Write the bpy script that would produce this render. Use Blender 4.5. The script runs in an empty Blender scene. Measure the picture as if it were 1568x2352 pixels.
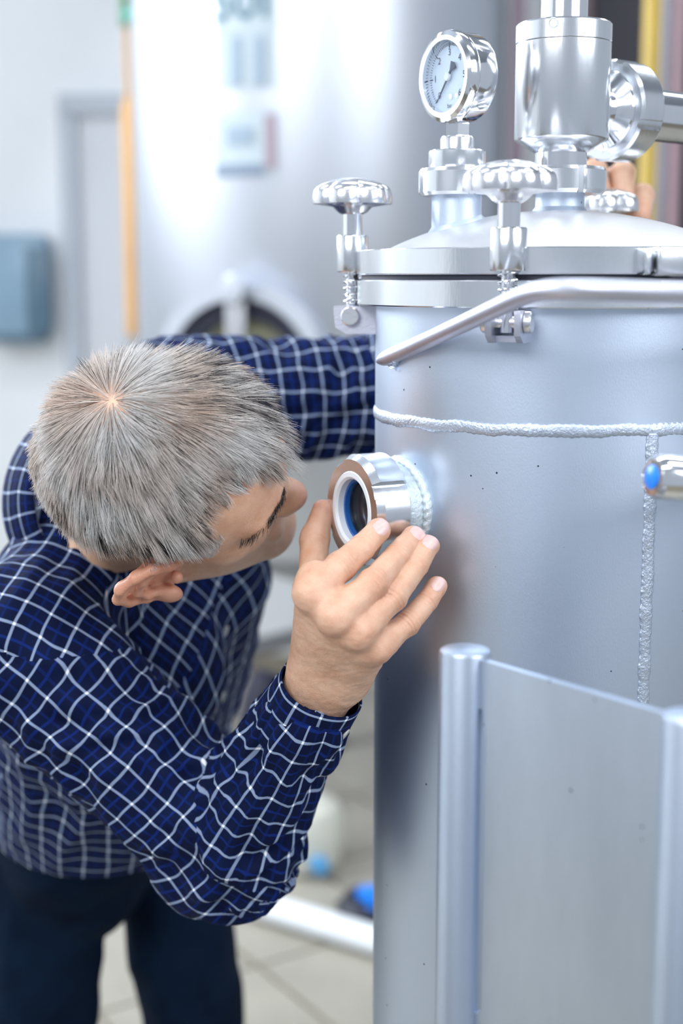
import bpy, math, random
import numpy as np
from mathutils import Vector, Matrix

# ------------------------------------------------------------------ camera
SC = bpy.context.scene
COL = SC.collection
IW, IH = 1568.0, 2352.0
FPX = 50.0 / 36.0 * IH            # 50 mm lens, 36 mm tall sensor
PITCH = math.radians(9.3)
CZ = 1.65
cd = bpy.data.cameras.new('camera')
cam = bpy.data.objects.new('camera', cd)
COL.objects.link(cam)
cam.location = (0, 0, CZ)
cam.rotation_euler = (math.pi / 2 - PITCH, 0, 0)
cd.sensor_fit = 'VERTICAL'
cd.sensor_height = 36.0
cd.sensor_width = 24.0
cd.lens = 50.0
cd.clip_start = 0.02
cd.dof.use_dof = True
cd.dof.focus_distance = 1.17
cd.dof.aperture_fstop = 2.8
SC.camera = cam

# ------------------------------------------------------------------ light
SC.view_settings.view_transform = 'Standard'
SC.view_settings.look = 'None'
SC.view_settings.exposure = 0.47
SC.view_settings.gamma = 1.0
SC.view_settings.use_curve_mapping = False
W = bpy.data.worlds.new('world')
SC.world = W
W.use_nodes = True
W.node_tree.nodes['Background'].inputs[0].default_value = (0.76, 0.86, 1.0, 1)
W.node_tree.nodes['Background'].inputs[1].default_value = 0.42


def area(name, loc, target, sx, sy, power, col):
    l = bpy.data.lights.new(name, 'AREA')
    l.shape = 'RECTANGLE'
    l.size, l.size_y, l.energy, l.color = sx, sy, power, col
    o = bpy.data.objects.new(name, l)
    COL.objects.link(o)
    o.location = loc
    o.rotation_euler = (Vector(target) - Vector(loc)).to_track_quat('-Z', 'Y').to_euler()
    return o


area('daylight_from_left_windows', (-2.9, 3.6, 2.9), (0.0, 1.4, 1.2), 2.6, 1.6, 130, (0.88, 0.94, 1.0))
area('daylight_from_front_windows', (-1.5, -1.3, 3.1), (-0.05, 1.2, 1.4), 2.2, 1.3, 56, (0.95, 0.97, 1.0))
area('daylight_from_right_windows', (2.6, -0.9, 3.0), (0.15, 1.2, 1.3), 2.4, 1.4, 60, (0.90, 0.94, 1.0))


# ------------------------------------------------------------------ pixel helpers
def P(px, py, Y):
    """point on the viewing ray of pixel (px,py) at world depth Y"""
    c, s = math.cos(PITCH), math.sin(PITCH)
    dx, dy = (px - IW / 2) / FPX, (py - IH / 2) / FPX
    t = Y / (c - dy * s)
    return np.array([t * dx, Y, CZ + t * (-s - dy * c)])


def PZ(px, py, z):
    a, o = P(px, py, 1.0), np.array([0, 0, CZ])
    return o + (a - o) * ((z - CZ) / (a[2] - CZ))


def ZP(py, Y):
    return P(784, py, Y)[2]


rng = np.random.default_rng(7)
random.seed(7)


# ------------------------------------------------------------------ numpy noise
_perm = np.random.default_rng(11).permutation(256)
_perm = np.concatenate([_perm, _perm, _perm])
_g3 = np.random.default_rng(12).normal(size=(256, 3))
_g3 /= np.linalg.norm(_g3, axis=1)[:, None]


def perlin(p):
    p = np.asarray(p, float)
    i = np.floor(p).astype(int)
    f = p - i
    w = f * f * f * (f * (f * 6 - 15) + 10)
    out = 0
    for dx in (0, 1):
        for dy in (0, 1):
            for dz in (0, 1):
                h = _perm[_perm[_perm[(i[:, 0] + dx) & 255] + ((i[:, 1] + dy) & 255)] + ((i[:, 2] + dz) & 255)]
                g = _g3[h]
                d = f - np.array([dx, dy, dz])
                wt = (w[:, 0] if dx else 1 - w[:, 0]) * (w[:, 1] if dy else 1 - w[:, 1]) * (w[:, 2] if dz else 1 - w[:, 2])
                out = out + wt * (g * d).sum(1)
    return out * 1.5


# ------------------------------------------------------------------ materials
def new_mat(name):
    m = bpy.data.materials.new(name)
    m.use_nodes = True
    nt = m.node_tree
    return m, nt, nt.nodes['Principled BSDF']


def nd(nt, t, **kw):
    n = nt.nodes.new(t)
    for k, v in kw.items():
        if k.startswith('i_'):
            n.inputs[k[2:]].default_value = v
        else:
            setattr(n, k, v)
    return n


def pbr(name, col, rough=0.5, metal=0.0, noise=0.0, nscale=8.0, bump=0.0, bscale=60.0, rvar=0.0,
        stretch=(1, 1, 1), col2=None, emit=None, spec=None, coat=0.0):
    """procedural material: colour and roughness broken up by noise, fine bump"""
    m, nt, b = new_mat(name)
    L = nt.links.new
    b.inputs['Base Color'].default_value = (*col, 1)
    b.inputs['Roughness'].default_value = rough
    b.inputs['Metallic'].default_value = metal
    if spec is not None:
        b.inputs['Specular IOR Level'].default_value = spec
    if coat:
        b.inputs['Coat Weight'].default_value = coat
    tc = nd(nt, 'ShaderNodeTexCoord')
    mp = nd(nt, 'ShaderNodeMapping')
    mp.inputs['Scale'].default_value = stretch
    L(tc.outputs['Object'], mp.inputs['Vector'])
    if noise or rvar:
        n = nd(nt, 'ShaderNodeTexNoise', i_Scale=nscale, i_Detail=6.0, i_Roughness=0.6)
        L(mp.outputs[0], n.inputs['Vector'])
        if noise:
            mx = nd(nt, 'ShaderNodeMix', data_type='RGBA')
            c2 = col2 if col2 else tuple(max(0, c * (1 - noise)) for c in col)
            mx.inputs[6].default_value = (*col, 1)
            mx.inputs[7].default_value = (*c2, 1)
            rp = nd(nt, 'ShaderNodeMapRange')
            rp.inputs[1].default_value = 0.35
            rp.inputs[2].default_value = 0.68
            L(n.outputs['Fac'], rp.inputs[0])
            L(rp.outputs[0], mx.inputs[0])
            L(mx.outputs[2], b.inputs['Base Color'])
        if rvar:
            r2 = nd(nt, 'ShaderNodeMapRange')
            r2.inputs[3].default_value = max(0.02, rough - rvar)
            r2.inputs[4].default_value = rough + rvar
            L(n.outputs['Fac'], r2.inputs[0])
            L(r2.outputs[0], b.inputs['Roughness'])
    if bump:
        n2 = nd(nt, 'ShaderNodeTexNoise', i_Scale=bscale, i_Detail=4.0)
        L(mp.outputs[0], n2.inputs['Vector'])
        bp = nd(nt, 'ShaderNodeBump', i_Strength=bump, i_Distance=0.002)
        L(n2.outputs['Fac'], bp.inputs['Height'])
        L(bp.outputs[0], b.inputs['Normal'])
    if emit:
        b.inputs['Emission Color'].default_value = (*col, 1)
        b.inputs['Emission Strength'].default_value = emit
    return m


M = {}
M['tank'] = pbr('satin_steel', (0.60, 0.68, 0.80), 0.44, 1.0, 0.10, 3.0, 0.05, 900, 0.06, stretch=(1, 1, 0.5))
M['dome'] = pbr('satin_lid_steel', (0.72, 0.72, 0.74), 0.46, 1.0, 0.06, 5.0, 0.05, 700, 0.04)
M['turned'] = pbr('turned_steel', (0.80, 0.82, 0.85), 0.21, 1.0, 0.10, 25.0, 0.05, 300, 0.06, stretch=(1, 1, 0.15))
M['polish'] = pbr('polished_steel', (0.86, 0.87, 0.90), 0.11, 1.0, 0.06, 30.0, 0.0, 1, 0.04)
M['cast'] = pbr('tumbled_cast_steel', (0.82, 0.82, 0.85), 0.24, 1.0, 0.08, 40.0, 0.10, 220, 0.05)
M['bar'] = pbr('grey_bar_steel', (0.62, 0.63, 0.72), 0.42, 1.0, 0.10, 20.0, 0.08, 400, 0.05)
M['plate'] = pbr('stained_sheet_steel', (0.58, 0.65, 0.76), 0.38, 1.0, 0.22, 7.0, 0.05, 500, 0.10, stretch=(1, 1, 0.35))
M['weld'] = pbr('weld_bead', (0.60, 0.67, 0.78), 0.46, 1.0, 0.18, 120.0, 0.35, 500, 0.1)
M['weldpaint'] = pbr('rough_weld', (0.74, 0.82, 0.86), 0.55, 0.6, 0.2, 160.0, 0.5, 350, 0.1)
M['rubber'] = pbr('dark_rubber', (0.012, 0.014, 0.035), 0.5, 0.0, 0.2, 20)
M['dark'] = pbr('dark_gap', (0.01, 0.01, 0.02), 0.6, 0.0, 0.2, 20)
M['ptfe'] = pbr('white_seal', (0.82, 0.86, 0.90), 0.35, 0.0, 0.04, 20)
M['bluering'] = pbr('blue_seal', (0.02, 0.12, 0.42), 0.35, 0.0, 0.1, 20)
M['bore'] = pbr('bore_steel', (0.35, 0.37, 0.42), 0.22, 1.0, 0.3, 40, stretch=(1, 1, 6))
M['bluecap'] = pbr('blue_plastic', (0.01, 0.22, 0.85), 0.3, 0.0, 0.1, 20)
M['dial'] = pbr('dial_white', (0.68, 0.76, 0.88), 0.4, 0.0, 0.03, 20)
M['ink'] = pbr('dial_ink', (0.01, 0.015, 0.06), 0.5, 0.0, 0.1, 20)
M['white'] = pbr('white_wall_paint', (0.90, 0.92, 0.94), 0.6, 0.0, 0.04, 2.0)
M['doorgrey'] = pbr('grey_door_paint', (0.68, 0.70, 0.74), 0.5, 0.0, 0.05, 2.0)
M['frame'] = pbr('dark_frame_paint', (0.50, 0.54, 0.60), 0.5, 0.0, 0.05, 4.0)
M['floor'] = pbr('floor_grout', (0.20, 0.17, 0.12), 0.7, 0.0, 0.2, 6.0)
M['tile'] = pbr('floor_tile', (0.36, 0.335, 0.28), 0.42, 0.0, 0.16, 3.0, 0.05, 90, 0.08, col2=(0.29, 0.27, 0.225))
M['ceil'] = pbr('ceiling_paint', (0.34, 0.37, 0.42), 0.7, 0.0, 0.05, 2.0)
M['bigtank'] = pbr('brushed_vessel_steel', (0.64, 0.67, 0.73), 0.42, 1.0, 0.08, 3.0, 0.0, 1, 0.05, stretch=(1, 1, 0.1))
M['tan'] = pbr('tan_paint', (0.62, 0.34, 0.12), 0.5, 0.0, 0.12, 6.0)
M['brasspipe'] = pbr('ochre_paint', (0.48, 0.33, 0.05), 0.4, 0.0, 0.12, 6.0)
M['greypipe'] = pbr('grey_pipe', (0.50, 0.50, 0.52), 0.3, 0.9, 0.1, 6.0)
M['dullgrey'] = pbr('dull_grey_pipe', (0.24, 0.23, 0.26), 0.45, 0.4, 0.1, 6.0)
M['mauve'] = pbr('mauve_pipe', (0.30, 0.20, 0.22), 0.4, 0.3, 0.12, 6.0)
M['darkpaint'] = pbr('dark_cabinet_paint', (0.018, 0.016, 0.028), 0.55, 0.0, 0.25, 3.0)
M['brownpaint'] = pbr('brown_cabinet_edge', (0.22, 0.15, 0.15), 0.5, 0.0, 0.2, 3.0)
M['green'] = pbr('green_paint', (0.08, 0.22, 0.11), 0.5, 0.0, 0.1, 6.0)
M['teal'] = pbr('teal_plastic', (0.04, 0.55, 0.45), 0.4, 0.0, 0.1, 6.0)
M['dispenser'] = pbr('blue_grey_plastic', (0.26, 0.40, 0.52), 0.3, 0.0, 0.15, 4.0)
M['dispenser2'] = pbr('smoky_plastic', (0.10, 0.18, 0.25), 0.3, 0.0, 0.15, 4.0)
M['paper'] = pbr('paper_sheet', (0.46, 0.53, 0.57), 0.7, 0.0, 0.03, 4.0)
M['papergrey'] = pbr('grey_print', (0.20, 0.26, 0.34), 0.7, 0.0, 0.05, 4.0)
M['paperpale'] = pbr('pale_print', (0.30, 0.38, 0.46), 0.7, 0.0, 0.05, 4.0)
M['pink'] = pbr('pink_edge', (0.36, 0.28, 0.33), 0.6, 0.0, 0.05, 4.0)
M['teaink'] = pbr('teal_print', (0.04, 0.14, 0.20), 0.6, 0.0, 0.05, 4.0)
M['olive'] = pbr('olive_glass', (0.24, 0.24, 0.16), 0.25, 0.0, 0.2, 6.0)
M['pvc'] = pbr('white_pvc', (0.80, 0.83, 0.86), 0.35, 0.0, 0.05, 6.0)
M['jug'] = pbr('beige_plastic', (0.62, 0.62, 0.54), 0.4, 0.0, 0.06, 6.0)
M['lightblue'] = pbr('light_blue_plastic', (0.10, 0.35, 0.65), 0.4, 0.0, 0.06, 6.0)
M['lampglow'] = pbr('lamp_diffuser', (0.88, 0.94, 1.0), 0.5, emit=13.0)
M['lampbody'] = pbr('lamp_housing', (0.7, 0.72, 0.75), 0.5, 0.0, 0.05, 6.0)
M['button'] = pbr('shirt_button', (0.55, 0.55, 0.52), 0.3, 0.0, 0.1, 60)
M['nail'] = pbr('fingernail', (0.76, 0.50, 0.46), 0.25, 0.0, 0.12, 150)
M['eye'] = pbr('eyeball', (0.8, 0.78, 0.75), 0.15, 0.0, 0.05, 60)
M['shoe'] = pbr('dark_shoe_leather', (0.02, 0.017, 0.015), 0.4, 0.0, 0.2, 30)
M['labelgold'] = pbr('gold_thread', (0.35, 0.24, 0.06), 0.5, 0.0, 0.1, 60)


def specks(m, scale, thr):
    """sparse tiny dark pits on a metal surface"""
    nt = m.node_tree
    b = nt.nodes['Principled BSDF']
    L = nt.links.new
    tc = nd(nt, 'ShaderNodeTexCoord')
    vo = nd(nt, 'ShaderNodeTexVoronoi', i_Scale=scale)
    L(tc.outputs['Object'], vo.inputs['Vector'])
    lt = nd(nt, 'ShaderNodeMath', operation='LESS_THAN')
    lt.inputs[1].default_value = 0.085
    L(vo.outputs['Distance'], lt.inputs[0])
    sp = nd(nt, 'ShaderNodeSeparateColor')
    L(vo.outputs['Color'], sp.inputs[0])
    gt = nd(nt, 'ShaderNodeMath', operation='GREATER_THAN')
    gt.inputs[1].default_value = thr
    L(sp.outputs[0], gt.inputs[0])
    mu = nd(nt, 'ShaderNodeMath', operation='MULTIPLY')
    L(lt.outputs[0], mu.inputs[0])
    L(gt.outputs[0], mu.inputs[1])
    mx = nd(nt, 'ShaderNodeMix', data_type='RGBA')
    mx.inputs[7].default_value = (0.06, 0.07, 0.10, 1)
    old = b.inputs['Base Color'].links[0].from_socket
    L(old, mx.inputs[6])
    L(mu.outputs[0], mx.inputs[0])
    L(mx.outputs[2], b.inputs['Base Color'])


specks(M['tank'], 95.0, 0.86)
specks(M['plate'], 80.0, 0.90)


def glass_mat():
    m, nt, b = new_mat('clear_glass')
    b.inputs['Base Color'].default_value = (0.93, 0.97, 1, 1)
    b.inputs['Roughness'].default_value = 0.03
    b.inputs['Transmission Weight'].default_value = 1.0
    b.inputs['IOR'].default_value = 1.2
    return m


M['glass'] = glass_mat()

# ------------------------------------------------------------------ mesh helpers


def basis(ax, ref=None):
    ax = np.asarray(ax, float)
    ax = ax / np.linalg.norm(ax)
    if ref is None:
        ref = np.array([0, 0, 1.0]) if abs(ax[2]) < 0.9 else np.array([1.0, 0, 0])
    ref = np.asarray(ref, float)
    x = ref - ax * ref.dot(ax)
    x /= np.linalg.norm(x)
    return x, np.cross(ax, x), ax


class MB:
    def __init__(s):
        s.v, s.f, s.n = [], [], 0

    def add(s, V, F):
        V = np.asarray(V, float)
        s.v.append(V)
        s.f += [tuple(int(i) + s.n for i in f) for f in F]
        s.n += len(V)
        return s

    def lathe(s, prof, o, ax=(0, 0, 1), seg=64, ref=None, rmod=None, cap0=True, cap1=True, close=False):
        x, y, a = basis(ax, ref)
        o = np.asarray(o, float)
        th = np.linspace(0, 2 * math.pi, seg, endpoint=False)
        V, F = [], []
        for j, (r, h) in enumerate(prof):
            rr = np.full(seg, r, float)
            if rmod is not None:
                rr = rmod(th, r, h, j)
            V.append(o + a * h + np.outer(rr * np.cos(th), x) + np.outer(rr * np.sin(th), y))
        V = np.concatenate(V)
        n = len(prof)
        rows = n if close else n - 1
        for j in range(rows):
            k = (j + 1) % n
            for i in range(seg):
                i2 = (i + 1) % seg
                F.append((j * seg + i, j * seg + i2, k * seg + i2, k * seg + i))
        if not close:
            if cap0:
                F.append(tuple(range(seg - 1, -1, -1)))
            if cap1:
                F.append(tuple((n - 1) * seg + i for i in range(seg)))
        return s.add(V, F)

    def tube(s, pts, r, seg=16, cap=True, closed=False, flat=None, up=None, rmod=None):
        """sweep along pts, r scalar or list; flat=(normal dirs, factor)"""
        pts = np.asarray(pts, float)
        n = len(pts)
        r = np.full(n, r, float) if np.isscalar(r) else np.asarray(r, float)
        if closed:
            tan = np.roll(pts, -1, 0) - np.roll(pts, 1, 0)
        else:
            tan = np.gradient(pts, axis=0)
        tan /= np.linalg.norm(tan, axis=1)[:, None]
        V = []
        ref = (np.asarray(up[0] if np.ndim(up) == 2 else up, float)) if up is not None else (np.array([0, 0, 1.0]) if abs(tan[0][2]) < 0.9 else np.array([1.0, 0, 0]))
        th = np.linspace(0, 2 * math.pi, seg, endpoint=False)
        for i in range(n):
            if up is not None and np.ndim(up) == 2:
                ref = np.asarray(up[i], float)
            x = ref - tan[i] * ref.dot(tan[i])
            x /= np.linalg.norm(x)
            if up is None:
                ref = x
            y = np.cross(tan[i], x)
            rr = r[i] * np.ones(seg)
            if rmod is not None:
                rr = rmod(i, th, r[i])
            fl = 1.0 if flat is None else flat
            V.append(pts[i] + np.outer(rr * np.cos(th) * fl, x) + np.outer(rr * np.sin(th), y))
        V = np.concatenate(V)
        F = []
        for j in range(n if closed else n - 1):
            k = (j + 1) % n
            for i in range(seg):
                i2 = (i + 1) % seg
                F.append((j * seg + i, j * seg + i2, k * seg + i2, k * seg + i))
        if cap and not closed:
            F.append(tuple(range(seg - 1, -1, -1)))
            F.append(tuple((n - 1) * seg + i for i in range(seg)))
        return s.add(V, F)

    def box(s, c, size, x=(1, 0, 0), y=(0, 1, 0), z=(0, 0, 1), bev=0.0):
        c = np.asarray(c, float)
        x, y, z = [np.asarray(k, float) / np.linalg.norm(k) for k in (x, y, z)]
        h = np.asarray(size, float) / 2
        if bev <= 0:
            V = [c + x * sx * h[0] + y * sy * h[1] + z * sz * h[2] for sx in (-1, 1) for sy in (-1, 1) for sz in (-1, 1)]
            F = [(0, 1, 3, 2), (4, 6, 7, 5), (0, 4, 5, 1), (2, 3, 7, 6), (0, 2, 6, 4), (1, 5, 7, 3)]
            return s.add(V, F)
        import bmesh
        bm = bmesh.new()
        bmesh.ops.create_cube(bm, size=1.0)
        for v in bm.verts:
            v.co = Vector((v.co.x * size[0], v.co.y * size[1], v.co.z * size[2]))
        bmesh.ops.bevel(bm, geom=list(bm.edges), offset=bev, segments=2, affect='EDGES', profile=0.6)
        bm.verts.index_update()
        V = [c + x * v.co.x + y * v.co.y + z * v.co.z for v in bm.verts]
        F = [[v.index for v in f.verts] for f in bm.faces]
        bm.free()
        return s.add(V, F)

    def prism(s, poly, o, x, y, n, th):
        """extrude polygon (list of 2d) in frame x,y by th along n"""
        o, x, y, n = [np.asarray(k, float) for k in (o, x, y, n)]
        m = len(poly)
        V = [o + x * a + y * b for a, b in poly] + [o + x * a + y * b + n * th for a, b in poly]
        F = [tuple(range(m - 1, -1, -1)), tuple(range(m, 2 * m))]
        F += [(i, (i + 1) % m, m + (i + 1) % m, m + i) for i in range(m)]
        return s.add(V, F)

    def obj(s, name, mat, parent=None, sharp=35, label=None):
        return mesh_obj(name, np.concatenate(s.v), s.f, mat, parent, sharp, label)


def mesh_obj(name, V, F, mat, parent=None, sharp=35, label=None):
    me = bpy.data.meshes.new(name)
    me.from_pydata([tuple(v) for v in V] if not isinstance(V, np.ndarray) else V.tolist(), [], F if isinstance(F, list) else F.tolist())
    me.validate()
    import bmesh
    bm = bmesh.new()
    bm.from_mesh(me)
    bmesh.ops.recalc_face_normals(bm, faces=bm.faces)
    for f in bm.faces:
        f.smooth = True
    if sharp:
        lim = math.radians(sharp)
        for e in bm.edges:
            if len(e.link_faces) == 2 and e.calc_face_angle(0) > lim:
                e.smooth = False
    bm.to_mesh(me)
    bm.free()
    o = bpy.data.objects.new(name, me)
    COL.objects.link(o)
    if mat:
        me.materials.append(mat)
    if parent:
        setpar(o, parent)
    if label:
        o['label'] = label
    return o


def setpar(o, p):
    o.parent = p
    o.matrix_parent_inverse = Matrix.Translation(p_world(p)).inverted()


def p_world(p):
    v = Vector(p.location)
    return v if p.parent is None else v + (Vector((0, 0, 0)))


def thing(name, label, cat, loc=(0, 0, 0), group=None):
    o = bpy.data.objects.new(name, None)
    COL.objects.link(o)
    o.location = loc
    o.empty_display_size = 0.05
    o['label'], o['category'] = label, cat
    if group:
        o['group'] = group
    return o


def tag(o, label, cat, group=None):
    o['label'], o['category'] = label, cat
    if group:
        o['group'] = group
    return o


def struct(o):
    o['kind'] = 'structure'
    return o


def text_geo(txt, size, align='CENTER'):
    """built-in font outlines as flat mesh (verts, faces)"""
    c = bpy.data.curves.new('t', 'FONT')
    c.body, c.size, c.align_x, c.align_y = txt, size, align, 'CENTER'
    o = bpy.data.objects.new('t', c)
    COL.objects.link(o)
    dg = bpy.context.evaluated_depsgraph_get()
    me = bpy.data.meshes.new_from_object(o.evaluated_get(dg))
    V = np.array([v.co[:] for v in me.vertices])
    F = [tuple(p.vertices) for p in me.polygons]
    bpy.data.objects.remove(o)
    bpy.data.curves.remove(c)
    bpy.data.meshes.remove(me)
    return V, F

# ================================================================== ROOM
struct(MB().box((0.3, 3.0, -0.06), (9, 9, 0.1)).obj('floor', M['floor']))
floor = bpy.data.objects['floor']
TS = 0.42
tm = MB().box((0, 0, 0.0), (TS - 0.012, TS - 0.012, 0.022)).obj('tile', M['tile'], floor)
tile_me = tm.data
first = True
for ix in range(-12, 13):
    for iy in range(-8, 24):
        # pavement turned a little against the picture plane
        a = math.radians(33)
        gx, gy = ix * TS, iy * TS
        x = -0.3 + gx * math.cos(a) - (gy - 3) * math.sin(a)
        y = 3.0 + gx * math.sin(a) + (gy - 3) * math.cos(a)
        if abs(x - 0.1) > 3.0 or y < 0.2 or y > 5.9:
            continue
        t = tm if first else tm.copy()
        if not first:
            COL.objects.link(t)
        first = False
        t.parent = floor
        t.matrix_parent_inverse = Matrix.Identity(4)
        t.location = (x, y, -0.011)
        t.rotation_euler = (0, 0, a)
struct(MB().box((0.3, 6.25, 2.0), (9, 0.1, 4.2)).obj('wall_back', M['white']))
struct(MB().box((-3.6, 3.0, 2.0), (0.1, 6.5, 4.2)).obj('wall_left', M['white']))
struct(MB().box((0.3, 3.0, 4.15), (9, 9, 0.1)).obj('ceiling', M['ceil']))

# door in the back wall
YD = 6.19
a, b = P(172, 262, YD), P(345, 262, YD)
dz = a[2]
dr = struct(MB().box(((a[0] + b[0]) / 2, YD, dz / 2), (b[0] - a[0], 0.05, dz)).obj('door_1', M['doorgrey']))
fr = MB()
fr.box((a[0] - 0.025, YD - 0.02, dz / 2), (0.07, 0.08, dz))
fr.box((b[0] + 0.025, YD - 0.02, dz / 2), (0.07, 0.08, dz))
fr.box(((a[0] + b[0]) / 2, YD - 0.02, dz + 0.035), (b[0] - a[0] + 0.12, 0.08, 0.08))
fr.obj('door_frame', M['frame'], dr)
MB().lathe([(0.012, 0), (0.012, 0.05), (0.022, 0.055), (0.026, 0.07), (0.02, 0.085), (0.0, 0.088)], (b[0] - 0.06, YD - 0.025, 1.0), (0, -1, 0), 16).obj('door_knob', M['greypipe'], dr)

# ceiling lights (the room's lamps, above the frame)
for i, (lx, ly) in enumerate(((-1.6, 1.2), (-1.6, 4.2), (0.4, 2.6), (1.6, 0.6), (0.4, -0.4), (2.2, 3.6))):
    nm = ['over the door side of the hall', 'near the back left corner', 'above the round vessel lid', 'right of the vessel',
          'behind the viewer', 'near the dark cabinet'][i]
    lt = thing('ceiling_light', 'long white ceiling light ' + nm, 'lamp', (lx, ly, 4.1), 'ceiling lights')
    MB().box((lx, ly, 4.06), (1.5, 0.34, 0.08), bev=0.01).obj('housing', M['lampbody'], lt)
    MB().box((lx, ly, 4.01), (1.42, 0.28, 0.03), bev=0.01).obj('diffuser', M['lampglow'], lt)

# wall dispenser
YW = 6.12
c0 = P(40, 655, YW)
ds = thing('towel_dispenser', 'blurred blue-grey dispenser box on the white back wall, far left', 'dispenser', c0)
MB().box(c0 + (0, 0, 0), (0.29, 0.16, 0.43), bev=0.045).obj('body', M['dispenser'], ds)
MB().box(c0 + (0.10, -0.085, -0.02), (0.09, 0.02, 0.36), bev=0.008).obj('smoky_window', M['dispenser2'], ds)
MB().box(c0 + (0, -0.02, -0.225), (0.25, 0.1, 0.03), bev=0.008).obj('paper_slot', M['dispenser2'], ds)

# tan pipe with green cock at its top
YP = 5.0
b0, b1, b2 = P(306, 770, YP), P(298, 238, YP), P(290, -60, YP)
xx = b1[0]
tp = thing('standpipe', 'blurred tan vertical pipe that narrows above, before the white wall', 'pipe', (xx, YP, 0))
MB().lathe([(0.055, 0), (0.055, 0.02), (0.032, 0.03), (0.030, b0[2])], (xx, YP, 0), seg=24).obj('foot', M['greypipe'], tp)
MB().lathe([(0.030, b0[2]), (0.031, b0[2] + 0.01), (0.031, b1[2] - 0.02), (0.026, b1[2]), (0.010, b1[2] + 0.03)], (xx, YP, 0), seg=24).obj('lower_pipe', M['tan'], tp)
MB().lathe([(0.0105, b1[2] + 0.02), (0.0105, b2[2] + 0.2)], (xx - 0.004, YP, 0), seg=16).obj('upper_pipe', M['tan'], tp)
g0 = P(287, 30, YP)
gv = MB().lathe([(0.0, -0.05), (0.014, -0.045), (0.018, -0.03), (0.018, 0.08), (0.014, 0.09), (0, 0.1)], g0, seg=16).obj('green_cock', M['green'], tp)
MB().tube([g0 + (0.0, -0.01, -0.01), g0 + (0.035, -0.02, -0.005), g0 + (0.062, -0.02, 0.0)], [0.012, 0.015, 0.013], 12).obj('teal_lever', M['teal'], gv)

# ------------------------------------------------------------------ big vessel behind
BX, BY, BR = P(735, 641, 4.45)[0], 4.45, 0.56
zb = ZP(1275, 4.0)
bt = thing('storage_vessel', 'tall blurred stainless vessel with round manway behind the man', 'tank', (BX, BY, 0))
MB().lathe([(0.10, zb - 0.16), (BR * 0.75, zb - 0.05), (BR * 0.97, zb), (BR, zb + 0.03), (BR, 3.3), (BR * 0.95, 3.4), (0.2, 3.6)],
           (BX, BY, 0), seg=96).obj('shell', M['bigtank'], bt)
for ang in (-60, 60, 180):
    q = math.radians(ang - 90)
    lx, ly = BX + 0.46 * math.cos(q), BY + 0.46 * math.sin(q)
    lg = MB().lathe([(0.045, 0.03), (0.045, zb + 0.06)], (lx, ly, 0), seg=20).obj('leg', M['greypipe'], bt)
    MB().lathe([(0.075, 0.0), (0.075, 0.02), (0.04, 0.035)], (lx, ly, 0), seg=20).obj('foot_pad', M['rubber'], lg)
# bottom outlet
ob = MB().tube([(BX - 0.0, BY, zb - 0.1), (BX, BY, zb - 0.25), (BX - 0.05, BY - 0.08, zb - 0.33), (BX - 0.3, BY - 0.35, zb - 0.33)], 0.03, 16).obj('outlet_pipe', M['greypipe'], bt)
q = P(598, 1610, 4.0)
MB().lathe([(0.03, -0.09), (0.05, -0.07), (0.055, 0.0), (0.05, 0.07), (0.03, 0.09)], q, (0.3, 0.2, 1), 20).obj('outlet_valve', M['rubber'], ob)
# manway on the front
mc = P(574, 866, 3.9)
mdir = np.array([mc[0] - BX, -math.sqrt(max(0.01, BR ** 2 - (mc[0] - BX) ** 2)), 0])
mdir /= np.linalg.norm(mdir)
mo = np.array([BX, BY, mc[2]]) + mdir * (BR - 0.07)
RM = 0.245
mw = MB().lathe([(RM - 0.03, 0.0), (RM - 0.005, 0.0), (RM - 0.005, 0.10), (RM + 0.012, 0.11), (RM + 0.012, 0.15), (RM - 0.032, 0.15), (RM - 0.032, 0.0)],
                mo, mdir, 64, cap0=False, cap1=False).obj('manway_ring', M['bigtank'], bt)
MB().lathe([(RM - 0.033, 0.05), (RM - 0.033, 0.125), (RM - 0.085, 0.125), (RM - 0.085, 0.05)], mo, mdir, 64, cap0=False, cap1=False, close=True).obj('manway_seal', M['rubber'], mw)
MB().lathe([(0.0, 0.085), (0.08, 0.09), (RM - 0.085, 0.10), (RM - 0.085, 0.085), (0, 0.075)], mo, mdir, 48).obj('manway_pane', M['olive'], mw)
br = MB()
sx = np.cross((0, 0, 1.0), mdir)
br.box(mo + mdir * 0.165 + np.array([0, 0, 0.02]), (0.055, 0.02, 0.5), sx, mdir, (0, 0, 1), 0.006)
br.obj('manway_crossbar', M['greypipe'], mw)
MB().lathe([(0.0, -0.03), (0.035, -0.028), (0.045, 0.0), (0.035, 0.028), (0, 0.03)], mo + mdir * 0.17 + np.array([0, 0, 0.235]), mdir, 24).obj('bar_knob', M['bigtank'], mw)


def on_vessel(px, py, off=0.004):
    """point, tangent and normal on the big vessel under a pixel"""
    o = np.array([0, 0, CZ])
    d = P(px, py, 4.0) - o
    ex, ey = o[0] - BX, o[1] - BY
    A = d[0] ** 2 + d[1] ** 2
    B = 2 * (ex * d[0] + ey * d[1])
    C = ex * ex + ey * ey - (BR + off) ** 2
    t = (-B - math.sqrt(max(0, B * B - 4 * A * C))) / (2 * A)
    p = o + d * t
    n = np.array([p[0] - BX, p[1] - BY, 0]) / (BR + off)
    return p, np.cross((0, 0, 1.0), n), n


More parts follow.
